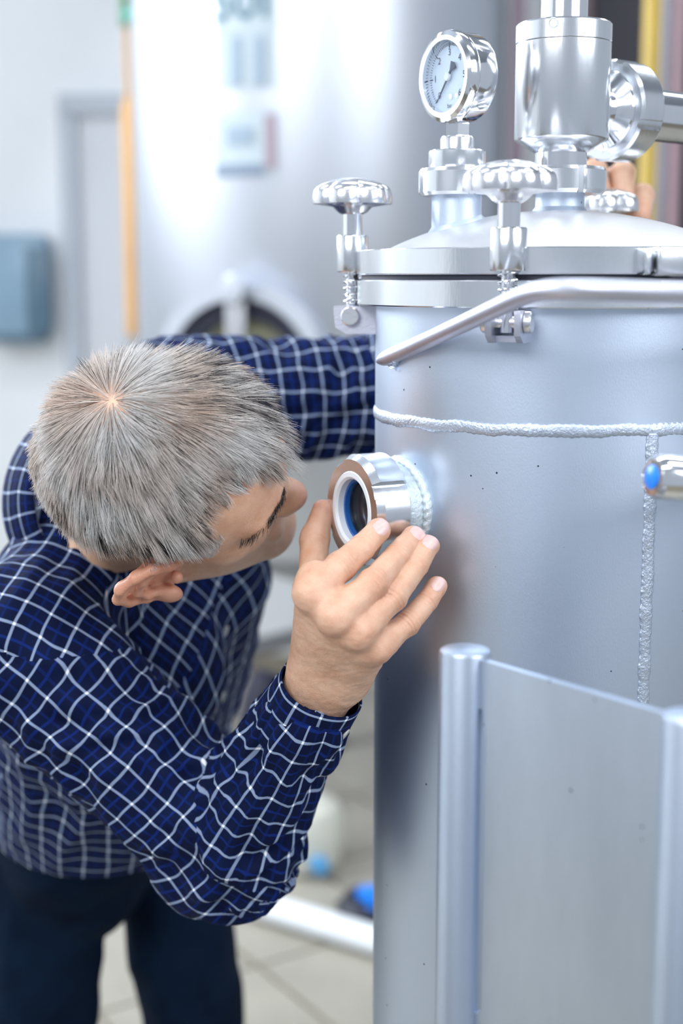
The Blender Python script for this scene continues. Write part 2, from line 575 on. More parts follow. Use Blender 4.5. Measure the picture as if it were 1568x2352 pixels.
def curved_sheet(px0, px1, py0, py1, off, name, mat, parent=None):
    c, tx, n = on_vessel((px0 + px1) / 2, (py0 + py1) / 2, off)
    sc = np.linalg.norm(c - np.array([0, 0, CZ])) / FPX
    w, h = (px1 - px0) * sc, (py1 - py0) * sc
    th0 = math.atan2(c[1] - BY, c[0] - BX)
    V, F = [], []
    N = 10
    for k, o2 in enumerate((off, off - 0.0025)):
        for j in (0, 1):
            for i in range(N + 1):
                th = th0 + (i / N - 0.5) * w / BR
                V.append((BX + (BR + o2) * math.cos(th), BY + (BR + o2) * math.sin(th), c[2] + (0.5 - j) * h))
    for i in range(N):
        F.append((i, i + 1, N + 1 + i + 1, N + 1 + i))
        k = 2 * (N + 1)
        F.append((k + i, k + N + 1 + i, k + N + 2 + i, k + i + 1))
        F.append((i, k + i, k + i + 1, i + 1))
        F.append((N + 1 + i, N + 2 + i, k + N + 2 + i, k + N + 1 + i))
    return mesh_obj(name, np.array(V), F, mat, parent), c, tx, n, w, h


def vessel_text(txt, px, py, hpx, mat, name, parent, off=0.008):
    c, tx, n = on_vessel(px, py, off)
    sc = np.linalg.norm(c - np.array([0, 0, CZ])) / FPX
    V, F = text_geo(txt, hpx * sc / 0.70)
    th0 = math.atan2(c[1] - BY, c[0] - BX)
    th = th0 + V[:, 0] / BR
    W3 = np.stack([BX + (BR + off) * np.cos(th), BY + (BR + off) * np.sin(th), c[2] + V[:, 1]], 1)
    return mesh_obj(name, W3, F, mat, parent, 0)


s1, *_ = curved_sheet(488, 632, -90, 62, 0.005, 'tank_number_sheet', M['paper'])
tag(s1, 'pale sheet with dark teal characters at the top of the stainless vessel', 'sign', 'sheets on the vessel')
vessel_text('50I', 548, 5, 82, M['teaink'], 'lettering', s1)
s2, *_ = curved_sheet(492, 630, 78, 196, 0.005, 'notice_sheet', M['paper'])
tag(s2, 'pale notice sheet with two faint upright bars on the stainless vessel', 'sign', 'sheets on the vessel')
for px in (541, 594):
    curved_sheet(px - 12, px + 12, 88, 188, 0.009, 'printed_bar', M['paperpale'], s2)
s3, *_ = curved_sheet(486, 632, 262, 400, 0.005, 'notice_sheet', M['paper'])
tag(s3, 'pale notice sheet with grey bottom band and pinkish right edge on the vessel', 'sign', 'sheets on the vessel')
curved_sheet(490, 606, 378, 402, 0.009, 'grey_band', M['papergrey'], s3)
curved_sheet(608, 632, 266, 384, 0.009, 'pink_band', M['pink'], s3)
curved_sheet(520, 580, 292, 330, 0.009, 'printed_patch', M['paperpale'], s3)

# ------------------------------------------------------------------ dark cabinet and pipes at right
ca, cb = P(1345, 641, 5.4), P(1900, 641, 5.4)
cab = thing('switch_cabinet', 'tall dark blurred cabinet at the upper right behind the lid', 'cabinet', ((ca[0] + cb[0]) / 2, 5.6, 0))
MB().box(((ca[0] + cb[0]) / 2, 5.65, 1.6), (cb[0] - ca[0], 0.5, 3.2), bev=0.01).obj('body', M['darkpaint'], cab)
MB().box((ca[0] - 0.06, 5.62, 1.6), (0.10, 0.5, 3.2), bev=0.01).obj('edge_post', M['brownpaint'], cab)


def vpipe(px, Y, r, mat, name, label):
    p = P(px, 300, Y)
    o = MB().lathe([(r * 1.8, 0), (r * 1.8, 0.012), (r, 0.02), (r, 3.2), (r * 0.8, 3.22)], (p[0], Y, 0), seg=24).obj(name, mat)
    return tag(o, label, 'pipe', 'upright pipes at the back')


vpipe(1489, 3.4, 0.021, M['brasspipe'], 'ochre_pipe', 'ochre yellow upright pipe before the dark cabinet')
vpipe(1523, 3.5, 0.012, M['dullgrey'], 'grey_pipe', 'thin grey upright pipe just right of the ochre one')
vpipe(1552, 3.8, 0.016, M['mauve'], 'mauve_pipe', 'dull mauve upright pipe at the right picture edge')
vpipe(1128, 4.9, 0.018, M['greypipe'], 'steel_pipe', 'slim steel upright pipe beside the stainless vessel edge')
vpipe(1185, 5.2, 0.030, M['pink'], 'pinkish_pipe', 'pale pinkish upright pipe left of the dark cabinet')

# ------------------------------------------------------------------ things on the floor
f0, f1 = PZ(520, 2056, 0.037), PZ(900, 2172, 0.037)
dirp = (f1 - f0) / np.linalg.norm(f1 - f0)
hp = thing('drain_pipe', 'white plastic pipe lying across the tiled floor behind the vessel', 'pipe', f0)
MB().tube([f0 - dirp * 0.5, f1 + dirp * 0.5], 0.036, 24).obj('tube', M['pvc'], hp)
MB().tube([f1 + dirp * 0.45, f1 + dirp * 0.56], 0.043, 24).obj('socket', M['pvc'], hp)
jc = P(688, 1985, 3.86)
jz = ZP(1842, 3.80)
jg = thing('canister', 'beige rounded plastic canister standing on the floor behind the elbow', 'canister', (jc[0], jc[1], 0))
MB().lathe([(0.10, 0.0), (0.118, 0.012), (0.125, 0.06), (0.125, jz * 0.72), (0.11, jz * 0.86), (0.07, jz * 0.96), (0.03, jz), (0, jz)], (jc[0], jc[1] + 0.0, 0), seg=40).obj('body', M['jug'], jg)
MB().tube([(jc[0] - 0.05, jc[1], jz * 0.93), (jc[0] - 0.03, jc[1], jz + 0.03), (jc[0] + 0.03, jc[1], jz + 0.03), (jc[0] + 0.06, jc[1], jz * 0.9)], 0.014, 12).obj('grip', M['pvc'], jg)
dc = P(730, 1990, 3.72)
MB().lathe([(0.02, 0.0), (0.026, 0.004), (0.026, 0.03), (0.02, 0.034)], dc + np.array((0, 0.02, 0)), (0.25, -1, 0.1), 20).obj('tap_cap', M['lightblue'], jg)
vc = P(846, 2088, 3.52)
fv = thing('floor_valve', 'dark floor valve with bright blue handle beside the vessel edge', 'valve', (vc[0], vc[1], 0))
MB().lathe([(0.07, 0.0), (0.075, 0.03), (0.05, 0.05), (0.05, max(0.06, vc[2] - 0.02))], (vc[0] - 0.01, vc[1], 0), seg=24).obj('body', M['rubber'], fv)
MB().lathe([(0.0, -0.04), (0.04, -0.035), (0.05, 0.0), (0.04, 0.035), (0, 0.04)], (vc[0] + 0.01, vc[1] - 0.01, vc[2] + 0.02), seg=24).obj('handle', M['bluecap'], fv)

# ================================================================== PRESSURE TANK
TX, TY, TR, FR = 0.193, 1.2855, 0.1625, 0.179
TC = np.array([TX, TY])


def on_tank(px, py, r=TR):
    o = np.array([0, 0, CZ])
    d = P(px, py, 1.0) - o
    ex, ey = o[0] - TX, o[1] - TY
    A = d[0] ** 2 + d[1] ** 2
    B = 2 * (ex * d[0] + ey * d[1])
    C = ex * ex + ey * ey - r * r
    t = (-B - math.sqrt(max(0, B * B - 4 * A * C))) / (2 * A)
    p = o + d * t
    return p, np.array([p[0] - TX, p[1] - TY, 0]) / r


ZL1, ZL0 = CZ + 0.0249, CZ + 0.0036      # lid flange
ZF1, ZF0 = CZ - 0.0008, CZ - 0.0225      # shell flange
tank = thing('pressure_tank', 'silver upright steel vessel with domed bolted lid that the man inspects', 'tank', (TX, TY, 0))
TO = (TX, TY, 0)
MB().lathe([(0.05, 0.34), (0.10, 0.345), (TR - 0.03, 0.37), (TR - 0.006, 0.40), (TR, 0.44), (TR, ZF0 + 0.002)], TO, seg=160).obj('shell', M['tank'], tank)
MB().lathe([(TR - 0.02, ZF0), (FR - 0.001, ZF0), (FR, ZF0 + 0.001), (FR, ZF1 - 0.001), (FR - 0.001, ZF1), (TR - 0.02, ZF1)], TO, seg=160).obj('shell_flange', M['turned'], tank)
MB().lathe([(TR - 0.02, ZF1), (FR - 0.004, ZF1), (FR - 0.004, ZL0), (TR - 0.02, ZL0)], TO, seg=120).obj('gasket', M['rubber'], tank)
for k in range(3):
    q = math.radians(40 + 120 * k)
    lx, ly = TX + 0.125 * math.cos(q), TY + 0.125 * math.sin(q)
    lg = MB().lathe([(0.02, 0.02), (0.02, 0.40)], (lx, ly, 0), seg=20).obj('leg', M['bar'], tank)
    MB().lathe([(0.035, 0.0), (0.035, 0.014), (0.02, 0.022)], (lx, ly, 0), seg=20).obj('foot_pad', M['rubber'], lg)
# lid: flange disc + dome
DR, DH = 0.154, 0.0352
prof = [(0.0, ZL0), (FR - 0.001, ZL0), (FR, ZL0 + 0.001), (FR, ZL1 - 0.001), (FR - 0.001, ZL1), (DR + 0.004, ZL1)]
for k in range(0, 21):
    t = k / 20 * math.pi / 2
    prof.append((DR * math.cos(t) if k < 20 else 0.0005, ZL1 + DH * (1 - math.cos(t) ** 2) ** 0.95))
lidf = MB().lathe(prof[:6] + [(DR - 0.01, ZL1)], TO, seg=160).obj('lid_flange', M['turned'], tank)


def dome_z(r):
    r = min(r, DR)
    return ZL1 + DH * (1 - (r / DR) ** 2) ** 0.95


MB().lathe(prof[5:], TO, seg=160).obj('lid_dome', M['dome'], lidf)


def bead(path, r, name, mat, parent, freq=900.0, up=None, amp=0.05, flat=0.30, closed=False):
    path = np.asarray(path, float)
    seglen = np.linalg.norm(np.diff(path, axis=0), axis=1)
    s = np.concatenate([[0], np.cumsum(seglen)])
    nz = perlin(np.stack([s * 90, np.zeros_like(s) + 3.3, np.zeros_like(s)], 1))

    def rm(i, th, rr):
        i = min(i, len(s) - 1)
        rip = np.sin(s[i] * freq + 5.0 * np.abs(np.sin(th)))
        return rr * (1 + amp * rip + 0.16 * nz[i] + 0.02 * np.sin(3 * th + s[i] * 310))
    return MB().tube(path, r, 14, up=up, rmod=rm, flat=flat, closed=closed, cap=not closed).obj(name, mat, parent, 0)


ZS = ZP(946, 1.287)
th = np.linspace(math.pi * 0.86, math.pi * 2.0, 1100)
wob = perlin(np.stack([th * 6, th * 0, th * 0 + 7], 1)) * 0.0012
bead(np.stack([TX + TR * np.cos(th), TY + TR * np.sin(th), ZS + wob], 1), 0.0052, 'weld_seam', M['weld'], tank, 1100, up=np.stack([np.cos(th), np.sin(th), 0 * th], 1))
pv, nv = on_tank(1491, 1200)
zz = np.linspace(ZS - 0.003, 0.5, 900)
wob = perlin(np.stack([zz * 40, zz * 0, zz * 0 + 9], 1)) * 0.0007
tv = np.cross((0, 0, 1.0), nv)
bead(np.stack([TX + nv[0] * TR + tv[0] * wob, TY + nv[1] * TR + tv[1] * wob, zz], 1), 0.0056, 'weld_seam', M['weld'], tank, 900, up=nv)

# ------------------------------------------------------------------ clamps
Z_ = lambda d: CZ + d


def star_knob(o, R, name, parent, lobes=6, ph=0.0):
    prof = [(0.010, 0.0), (0.0135, 0.002), (0.018, 0.0065), (R * 0.86, 0.0085), (R * 0.985, 0.009), (R, 0.011), (R * 0.995, 0.016), (R * 0.97, 0.021),
            (R * 0.90, 0.0245), (R * 0.72, 0.0275), (R * 0.45, 0.0305), (R * 0.25, 0.0318), (0.0006, 0.032)]

    def rm(th, r, h, j):
        w = min(1.0, max(0.0, (r / R - 0.35) / 0.5))
        lob = np.abs(np.sin((th + ph) * lobes / 2)) ** 0.8
        return r * (1 - 0.19 * w * (1 - lob))
    return MB().lathe(prof, o, seg=126, rmod=rm, cap1=False).obj(name, M['cast'], parent, 40)


def clamp(ang, ph, full=True):
    """swing bolt clamp at bearing ang (deg, from towards-viewer going left)"""
    q = math.radians(ang)
    n = np.array([-math.sin(q), -math.cos(q), 0.0])
    t = np.cross((0, 0, 1.0), n)
    R = 0.1845
    c = np.array([TX, TY, 0]) + n * R
    # bracket: two cheeks and a web on the shell
    mb = MB()
    for sgn in (-1, 1):
        poly = [(TR - R - 0.004, Z_(-0.049)), (0.004, Z_(-0.049)), (0.014, Z_(-0.043)), (0.0155, Z_(-0.03)), (0.0155, Z_(-0.024)), (TR - R - 0.004, Z_(-0.024))]
        mb.prism(poly, np.array([c[0], c[1], 0]) + t * sgn * 0.0115 - t * 0.0025, n, np.array([0, 0, 1.0]), t, 0.005)
    mb.box(c + n * (-0.012) + np.array([0, 0, Z_(-0.046)]), (0.022, 0.02, 0.005), n, t, (0, 0, 1))
    bk = mb.obj('clamp', M['bar'], tank)
    MB().lathe([(0.0075, -0.020), (0.0085, -0.019), (0.0085, -0.0145), (0.005, -0.0145), (0.005, 0.0145), (0.0085, 0.0145), (0.0085, 0.019), (0.0075, 0.020)],
               c + np.array([0, 0, Z_(-0.033)]), t, 24).obj('hinge_pin', M['cast'], bk)
    # rod with thread
    pr = [(0.0058, Z_(-0.041)), (0.0058, Z_(-0.022))]
    z = Z_(-0.022)
    while z < Z_(0.006):
        pr += [(0.0052, z + 0.0004), (0.0058, z + 0.0008)]
        z += 0.0012
    pr += [(0.0058, Z_(0.01))]
    MB().lathe(pr, (c[0], c[1], 0), seg=20).obj('threaded_rod', M['polish'], bk)
    hx = np.linspace(0, 2 * math.pi * 5.0, 160)
    MB().tube(np.stack([c[0] + 0.0078 * np.cos(hx), c[1] + 0.0078 * np.sin(hx), Z_(-0.023) + hx / hx[-1] * 0.029], 1), 0.00075, 6).obj('spring', M['polish'], bk)
    MB().lathe([(0.006, Z_(0.0063)), (0.0135, Z_(0.0063)), (0.0143, Z_(0.0075)), (0.0143, Z_(0.0378)), (0.0135, Z_(0.039)), (0.006, Z_(0.039))], (c[0], c[1], 0), seg=48).obj('sleeve', M['turned'], bk)
    MB().lathe([(0.0089, Z_(0.038)), (0.0089, Z_(0.060))], (c[0], c[1], 0), seg=36).obj('spindle', M['polish'], bk)
    star_knob((c[0], c[1], Z_(0.0575)), 0.0364, 'star_knob', bk, 6, ph)
    return c


clamp(97, 0.3)
clamp(20.5, 0.75)
CB = clamp(-157.5, 0.2)

# ------------------------------------------------------------------ hinge lug on the lid (right)
pl, nl = on_tank(1522, 610, FR)
tl = np.cross((0, 0, 1.0), nl)
mb = MB()
mb.box(np.array([pl[0], pl[1], (ZL1 + ZL0) / 2 - 0.001]) + nl * 0.004, (0.024, 0.026, ZL1 - ZL0 + 0.001), nl, tl, (0, 0, 1), 0.003)
mb.box(np.array([pl[0], pl[1], (ZL1 + ZL0) / 2 - 0.001]) + nl * 0.003 - tl * 0.019, (0.016, 0.006, ZL1 - ZL0 - 0.001), nl, tl, (0, 0, 1), 0.002)
mb.obj('hinge_lug', M['turned'], lidf)
mb = MB()
mb.lathe([(0.0, 0), (0.004, 0.0), (0.004, 0.014), (0, 0.014)], np.array([pl[0], pl[1], ZF1 - 0.014]) + nl * 0.008 - tl * 0.002, (0, 0, 1), 16)
mb.obj('hinge_bolt', M['cast'], lidf)

# ------------------------------------------------------------------ sight glass
PHI = math.radians(61.5)
ns = np.array([-math.sin(PHI), -math.cos(PHI), 0])
zsg = P(808, 1172, 1.186)[2]
S0 = np.array([TX, TY, zsg]) + ns * TR
RN = 0.0475
slots = [math.radians(a) for a in (28, 118, 208, 298)]


def nutmod(thv, r, h, j):
    out = np.full_like(thv, r)
    if r > RN - 0.006:
        for sl in slots:
            d = np.abs((thv - sl + math.pi) % (2 * math.pi) - math.pi)
            out = np.where(d < 0.14, np.minimum(out, RN - 0.0055), out)
    return out


sg = MB().lathe([(0.037, 0.0145), (RN - 0.004, 0.0145), (RN, 0.018), (RN, 0.0415), (RN - 0.0042, 0.0475), (0.0337, 0.0475), (0.0337, 0.040), (0.036, 0.0145)],
                S0, ns, 360, rmod=nutmod, cap0=False, cap1=False).obj('sight_glass', M['turned'], tank, 25)
MB().lathe([(0.0335, 0.040), (0.0335, 0.0470), (0.0325, 0.0480), (0.0285, 0.0480), (0.0265, 0.046), (0.0265, 0.040)], S0, ns, 96, cap0=False, cap1=False, close=True).obj('white_seal_ring', M['ptfe'], sg)
MB().lathe([(0.0268, 0.035), (0.0268, 0.0405), (0.0240, 0.0405), (0.0240, 0.035)], S0, ns, 96, cap0=False, cap1=False, close=True).obj('blue_seal_ring', M['bluering'], sg)
MB().lathe([(0.0, 0.030), (0.0255, 0.030), (0.0255, 0.0365), (0.0, 0.0365)], S0, ns, 64).obj('glass_pane', M['glass'], sg)
MB().lathe([(0.0245, 0.034), (0.0245, 0.02), (0.0235, 0.02), (0.0235, 0.004), (0.0, 0.004), ], S0, ns, 64, cap0=False).obj('bore', M['bore'], sg)
# neck: cylinder met by the shell, bottom ring shifted on to the curved shell
seg = 96
x_, y_, a_ = basis(ns)
thn = np.linspace(0, 2 * math.pi, seg, endpoint=False)


def shell_drop(lat):
    return -(TR - np.sqrt(np.maximum(0, TR ** 2 - lat ** 2)))


def ring(r, h, drop=False):
    p = S0 + np.outer(r * np.cos(thn), x_) + np.outer(r * np.sin(thn), y_)
    hh = np.full(seg, h)
    if drop:
        lat = (p - S0).dot(np.cross((0, 0, 1.0), ns))
        hh = h + shell_drop(lat)
    return p + np.outer(hh, ns)


V = np.concatenate([ring(0.0385, -0.002, True), ring(0.0385, 0.016)])
F = [(i, (i + 1) % seg, seg + (i + 1) % seg, seg + i) for i in range(seg)]
mesh_obj('neck', V, F, M['weldpaint'], sg)
thw = np.linspace(0, 2 * math.pi, 500)
pw = S0 + np.outer(0.0400 * np.cos(thw), x_) + np.outer(0.0400 * np.sin(thw), y_)
lat = (pw - S0).dot(np.cross((0, 0, 1.0), ns))
pw = pw + np.outer(shell_drop(lat) + 0.0005, ns)
bead(pw, 0.0046, 'weld_bead', M['weldpaint'], sg, 900, amp=0.10, flat=0.75)

# ------------------------------------------------------------------ carrying handle (bent bar)
e0, en = on_tank(906, 842)
hpts = [P(870, 829, 1.232), P(884, 824, 1.222), P(940, 800, 1.19), P(1060, 745, 1.10), P(1180, 688, 1.005), P(1225, 670, 0.965), P(1275, 662, 0.935), P(1340, 664, 0.918),
        P(1568, 672, 0.905), P(1760, 680, 0.905), P(1860, 690, 0.95), P(1905, 740, 1.10), P(1925, 830, 1.26)]
hp_ = np.array(hpts)


def smooth_path(p, n=120):
    p = np.asarray(p, float)
    d = np.concatenate([[0], np.cumsum(np.linalg.norm(np.diff(p, axis=0), axis=1))])
    t = np.linspace(0, d[-1], n)
    out = np.stack([np.interp(t, d, p[:, k]) for k in range(3)], 1)
    for _ in range(6):
        out[1:-1] = out[1:-1] * 0.5 + (out[:-2] + out[2:]) * 0.25
    return out


hpath = smooth_path(hp_)
rr = np.full(len(hpath), 0.0070)
rr[0], rr[1], rr[2] = 0.0030, 0.0056, 0.0067
hd = MB().tube(hpath, rr, 20).obj('carry_handle', M['bar'], tank)
MB().tube([P(908, 822, 1.207), P(908, 834, 1.216), e0], [0.0045, 0.004, 0.006], 12).obj('handle_stub', M['weld'], hd)

# ------------------------------------------------------------------ gauge nozzle + valve nozzle on the lid (parts of the tank)
GY = 1.268
gx = P(1048, 500, GY)[0]
gr = math.hypot(gx - TX, GY - TY)
gz = lambda py: ZP(py, GY)


def nozzle(cx, cy, r, ztop, name):
    thv = np.linspace(0, 2 * math.pi, 64, endpoint=False)
    X, Y = cx + r * np.cos(thv), cy + r * np.sin(thv)
    zb_ = np.array([dome_z(math.hypot(a - TX, b - TY)) - 0.003 for a, b in zip(X, Y)])
    X2, Y2 = cx + (r + 0.004) * np.cos(thv), cy + (r + 0.004) * np.sin(thv)
    zb2 = np.array([dome_z(math.hypot(a - TX, b - TY)) - 0.001 for a, b in zip(X2, Y2)])
    V = np.concatenate([np.stack([X2, Y2, zb2], 1), np.stack([X, Y, zb_ + 0.0065], 1), np.stack([X, Y, X * 0 + ztop], 1)])
    F = [(j * 64 + i, j * 64 + (i + 1) % 64, (j + 1) * 64 + (i + 1) % 64, (j + 1) * 64 + i) for j in range(2) for i in range(64)]
    F.append(tuple(range(128, 192)))
    return mesh_obj(name, V, F, M['tank'], lidf)


nozzle(gx, GY, 0.0218, gz(446), 'nozzle')
nozzle(TX, TY, 0.0215, ZP(442, TY), 'nozzle')

# ================================================================== PRESSURE GAUGE
gauge = thing('pressure_gauge', 'round silver pressure gauge with white dial screwed on the lid', 'gauge', (gx, GY, gz(448)))
G0 = (gx, GY, 0)
un = [math.radians(a) for a in (20, 110, 200, 290)]


def unionmod(R):
    def f(thv, r, h, j):
        out = np.full_like(thv, r)
        if r > R - 0.003:
            for sl in un:
                d = np.abs((thv - sl + math.pi) % (2 * math.pi) - math.pi)
                out = np.where(d < 0.10, R - 0.003, out)
        return out
    return f


MB().lathe([(0.024, gz(450)), (0.031, gz(450)), (0.0335, gz(443)), (0.0335, gz(396)), (0.0315, gz(388)), (0.024, gz(387))], G0, seg=180, rmod=unionmod(0.0335)).obj('union_nut', M['turned'], gauge, 25)
MB().lathe([(0.0245, gz(390)), (0.0248, gz(388)), (0.0248, gz(349)), (0.0238, gz(346)), (0.015, gz(346))], G0, seg=80).obj('adapter', M['turned'], gauge)
MB().lathe([(0.0148, gz(348)), (0.0148, gz(320)), (0.0138, gz(314)), (0.008, gz(313))], G0, seg=60).obj('reducer', M['turned'], gauge)
hexp = [(0.0107, gz(315)), (0.0112, gz(312)), (0.0112, gz(286)), (0.0104, gz(281))]
MB().lathe(hexp, G0, seg=6, ref=(0.9, 0.45, 0)).obj('hex_nut', M['polish'], gauge, 20)
MB().lathe([(0.0068, gz(283)), (0.0068, gz(262))], G0, seg=24).obj('stem', M['polish'], gauge)
ga = math.radians(57.5)                       # dial faces left and a little to the viewer
gn = np.array([-math.sin(ga), -math.cos(ga), -0.02])
gn /= np.linalg.norm(gn)
gc = np.array([gx, GY, gz(178)])
RG = 0.0385
gup = np.array([0, 0, 1.0]) - gn * gn[2]
gup /= np.linalg.norm(gup)
gri = np.cross(gup, gn)
MB().lathe([(0.0, -0.017), (RG - 0.008, -0.017), (RG - 0.003, -0.015), (RG - 0.0015, -0.012), (RG - 0.0015, 0.0075), (RG - 0.004, 0.008), (0, 0.008)], gc, gn, 96).obj('case', M['polish'], gauge)
bz = MB()
bz.lathe([(RG - 0.0008, 0.005), (RG, 0.007), (RG, 0.0115), (RG - 0.001, 0.0145), (RG - 0.0045, 0.0165), (RG - 0.0085, 0.0160), (RG - 0.0085, 0.0085), (RG - 0.0015, 0.0075)], gc, gn, 96, cap0=False, cap1=False, close=True)
bz.obj('bezel', M['polish'], gauge)
RD = RG - 0.0086
dl = MB().lathe([(0.0, 0.0082), (RD, 0.0082), (RD, 0.0088), (0, 0.0088)], gc, gn, 64).obj('dial', M['dial'], gauge)
mk = MB()
ROLL = math.radians(0)


def dpt(a, r, h=0.0092):
    """dial point; a in degrees clockwise from top"""
    q = math.radians(a)
    return gc + gn * h + gup * (r * math.cos(q)) + gri * (r * math.sin(q))


for k in range(0, 61):
    a = -135 + k * 4.5
    big = k % 10 == 0
    c = dpt(a, RD * (0.88 if big else 0.90))
    q = math.radians(a)
    rad = gup * math.cos(q) + gri * math.sin(q)
    mk.box(c, (RD * (0.15 if big else 0.08), 0.0008 if big else 0.00035, 0.0003), rad, np.cross(gn, rad), gn)
for k in range(7):
    a = -135 + k * 45
    V, F = text_geo(str(k), 0.0082)
    c = dpt(a, RD * 0.68)
    mk.add(c + np.outer(V[:, 0], gri) + np.outer(V[:, 1], gup), F)
V, F = text_geo('bar', 0.0052)
c = dpt(180, RD * 0.80)
mk.add(c + np.outer(V[:, 0], gri) + np.outer(V[:, 1], gup), F)
mk.obj('dial_markings', M['ink'], dl, 0)
nq = math.radians(-141)
nr = gup * math.cos(nq) + gri * math.sin(nq)
nt_ = np.cross(gn, nr)
ndl = MB().prism([(RD * 0.86, -0.0002), (RD * 0.86, 0.0002), (0.0, 0.0011), (-RD * 0.20, 0.0012), (-RD * 0.42, 0.0045), (-RD * 0.47, 0.0), (-RD * 0.42, -0.0045), (-RD * 0.20, -0.0012), (0.0, -0.0011)],
                 gc + gn * 0.0105, nr, nt_, gn, 0.0006).obj('needle', M['ink'], gauge)
MB().lathe([(0.0035, 0.0103), (0.0035, 0.0122), (0.0028, 0.0128), (0, 0.0128)], gc, gn, 24).obj('needle_hub', M['ptfe'], ndl)
for a in (168, 198):
    MB().lathe([(0.0022, 0.0087), (0.0022, 0.0094), (0.0, 0.0096)], gc - gup * RD * 0.56 + gri * (RD * (0.06 if a == 198 else 0.34)), gn, 16).obj('dial_screw', M['polish'], dl)
MB().lathe([(0.0, 0.0138), (RD + 0.0003, 0.0138), (RD + 0.0003, 0.0146), (0.0, 0.0146)], gc, gn, 64).obj('glass_pane', M['glass'], gauge)

# ================================================================== RELIEF VALVE
vz = lambda py: ZP(py, TY)
valve = thing('relief_valve', 'large polished cylindrical valve standing in the middle of the domed lid', 'valve', (TX, TY, vz(445)))
V0 = (TX, TY, 0)
MB().lathe([(0.026, vz(447)), (0.037, vz(447)), (0.0402, vz(438)), (0.0402, vz(394)), (0.038, vz(386)), (0.022, vz(385))], V0, seg=180, rmod=unionmod(0.0402)).obj('union_nut', M['turned'], valve, 25)
MB().lathe([(0.0226, vz(388)), (0.0226, vz(350))], V0, seg=72).obj('lower_neck', M['polish'], valve)
MB().lathe([(0.0226, vz(352)), (0.0400, vz(324)), (0.0412, vz(318)), (0.0412, vz(103)), (0.0406, vz(101)), (0.02, vz(101))], V0, seg=120).obj('body', M['turned'], valve)
MB().lathe([(0.0400, vz(101.5)), (0.0414, vz(99.5)), (0.0414, vz(60)), (0.0402, vz(56)), (0.015, vz(55))], V0, seg=120).obj('cap', M['turned'], valve)
MB().lathe([(0.0202, vz(57)), (0.0202, vz(-160))], V0, seg=60).obj('top_pipe', M['polish'], valve)
q = P(1255, 70, TY)
sn = np.array([q[0] - TX, -math.sqrt(0.0414 ** 2 - (q[0] - TX) ** 2), 0])
sn /= np.linalg.norm(sn)
MB().lathe([(0.0045, -0.002), (0.0045, 0.0006), (0.0032, 0.0006), (0.0026, -0.001), (0, -0.001)], np.array([TX, TY, q[2]]) + sn * 0.0414, sn, 20).obj('grub_screw', M['bore'], valve)
# side outlet, pointing right and away
oa = math.radians(38)
od = np.array([math.cos(oa), math.sin(oa), 0.0])
oc = np.array([TX, TY, vz(243)])
MB().lathe([(0.022, 0.030), (0.022, 0.046), (0.026, 0.049), (0.034, 0.053), (0.0365, 0.058), (0.0365, 0.066)], oc, od, 72).obj('side_neck', M['polish'], valve)
sun = MB().lathe([(0.0372, 0.055), (0.0425, 0.055), (0.0445, 0.058), (0.0445, 0.083), (0.042, 0.087), (0.024, 0.087)], oc, od, 180, rmod=unionmod(0.0445), ref=(0, 0, 1)).obj('side_union_nut', M['turned'], valve, 25)
MB().lathe([(0.0235, 0.085), (0.0235, 1.6)], oc, od, 48).obj('outlet_pipe', M['polish'], valve)

# ================================================================== SAMPLE VALVE (right edge, nearer the viewer)
s0, s1_ = P(1508, 1096, 0.955), P(1760, 1112, 0.985)
sd = (s1_ - s0) / np.linalg.norm(s1_ - s0)
sv = thing('sample_valve', 'small polished valve with blue end cap at the right picture edge', 'valve', s0)
MB().lathe([(0.008, -0.004), (0.0125, -0.0035), (0.0155, 0.001), (0.0155, 0.058), (0.0135, 0.06), (0.0135, 0.08)], s0, sd, 48).obj('body', M['polish'], sv)
MB().lathe([(0.0, -0.0062), (0.0062, -0.006), (0.0085, -0.0045), (0.0085, -0.002)], s0, sd, 32).obj('blue_cap', M['bluecap'], sv)
tk, tkn = on_tank(1640, 1080)
MB().tube(smooth_path([s0 + sd * 0.075, s0 + sd * 0.10, tk + tkn * 0.03, tk - tkn * 0.004], 40), 0.0095, 20).obj('inlet_pipe', M['polish'], sv)
MB().tube([s0 + sd * 0.022 + np.array([0, -0.012, -0.004]), s0 + sd * 0.052 + np.array([0, -0.022, -0.022]), s0 + sd * 0.085 + np.array([0, -0.028, -0.05])], [0.0075, 0.008, 0.008], 20).obj('spout', M['polish'], sv)

# ================================================================== STAND (post and plate in the foreground)
PY1 = 0.97
b1 = P(1068, 1490, PY1)
zt = b1[2]
k2 = P(1590, 1640, 1.0)
t = (CZ - zt) / (CZ - k2[2])
b2 = np.array([k2[0] * t, 1.0 * t, zt])
stand = thing('support_stand', 'grey steel stand of round posts and flat plate before the vessel', 'stand', ((b1[0] + b2[0]) / 2, (b1[1] + b2[1]) / 2, 0))
RP = 0.0182
for bb in (b1, b2):
    po = MB().lathe([(RP, 0.012), (RP, zt - 0.0025), (RP - 0.0006, zt - 0.001), (RP - 0.0022, zt), (0, zt)], (bb[0], bb[1], 0), seg=56, cap1=False).obj('post', M['plate'], stand)
    MB().lathe([(0.045, 0.0), (0.045, 0.008), (RP + 0.002, 0.014)], (bb[0], bb[1], 0), seg=32).obj('base_disc', M['plate'], po)
dv = (b2 - b1)
ln = np.linalg.norm(dv)
dv /= ln
nrm = np.array([dv[1], -dv[0], 0])
if nrm[1] > 0:
    nrm = -nrm
z1 = P(1095, 1612, PY1)[2]
z0 = P(1092, 2300, PY1)[2]
gap = 0.0065
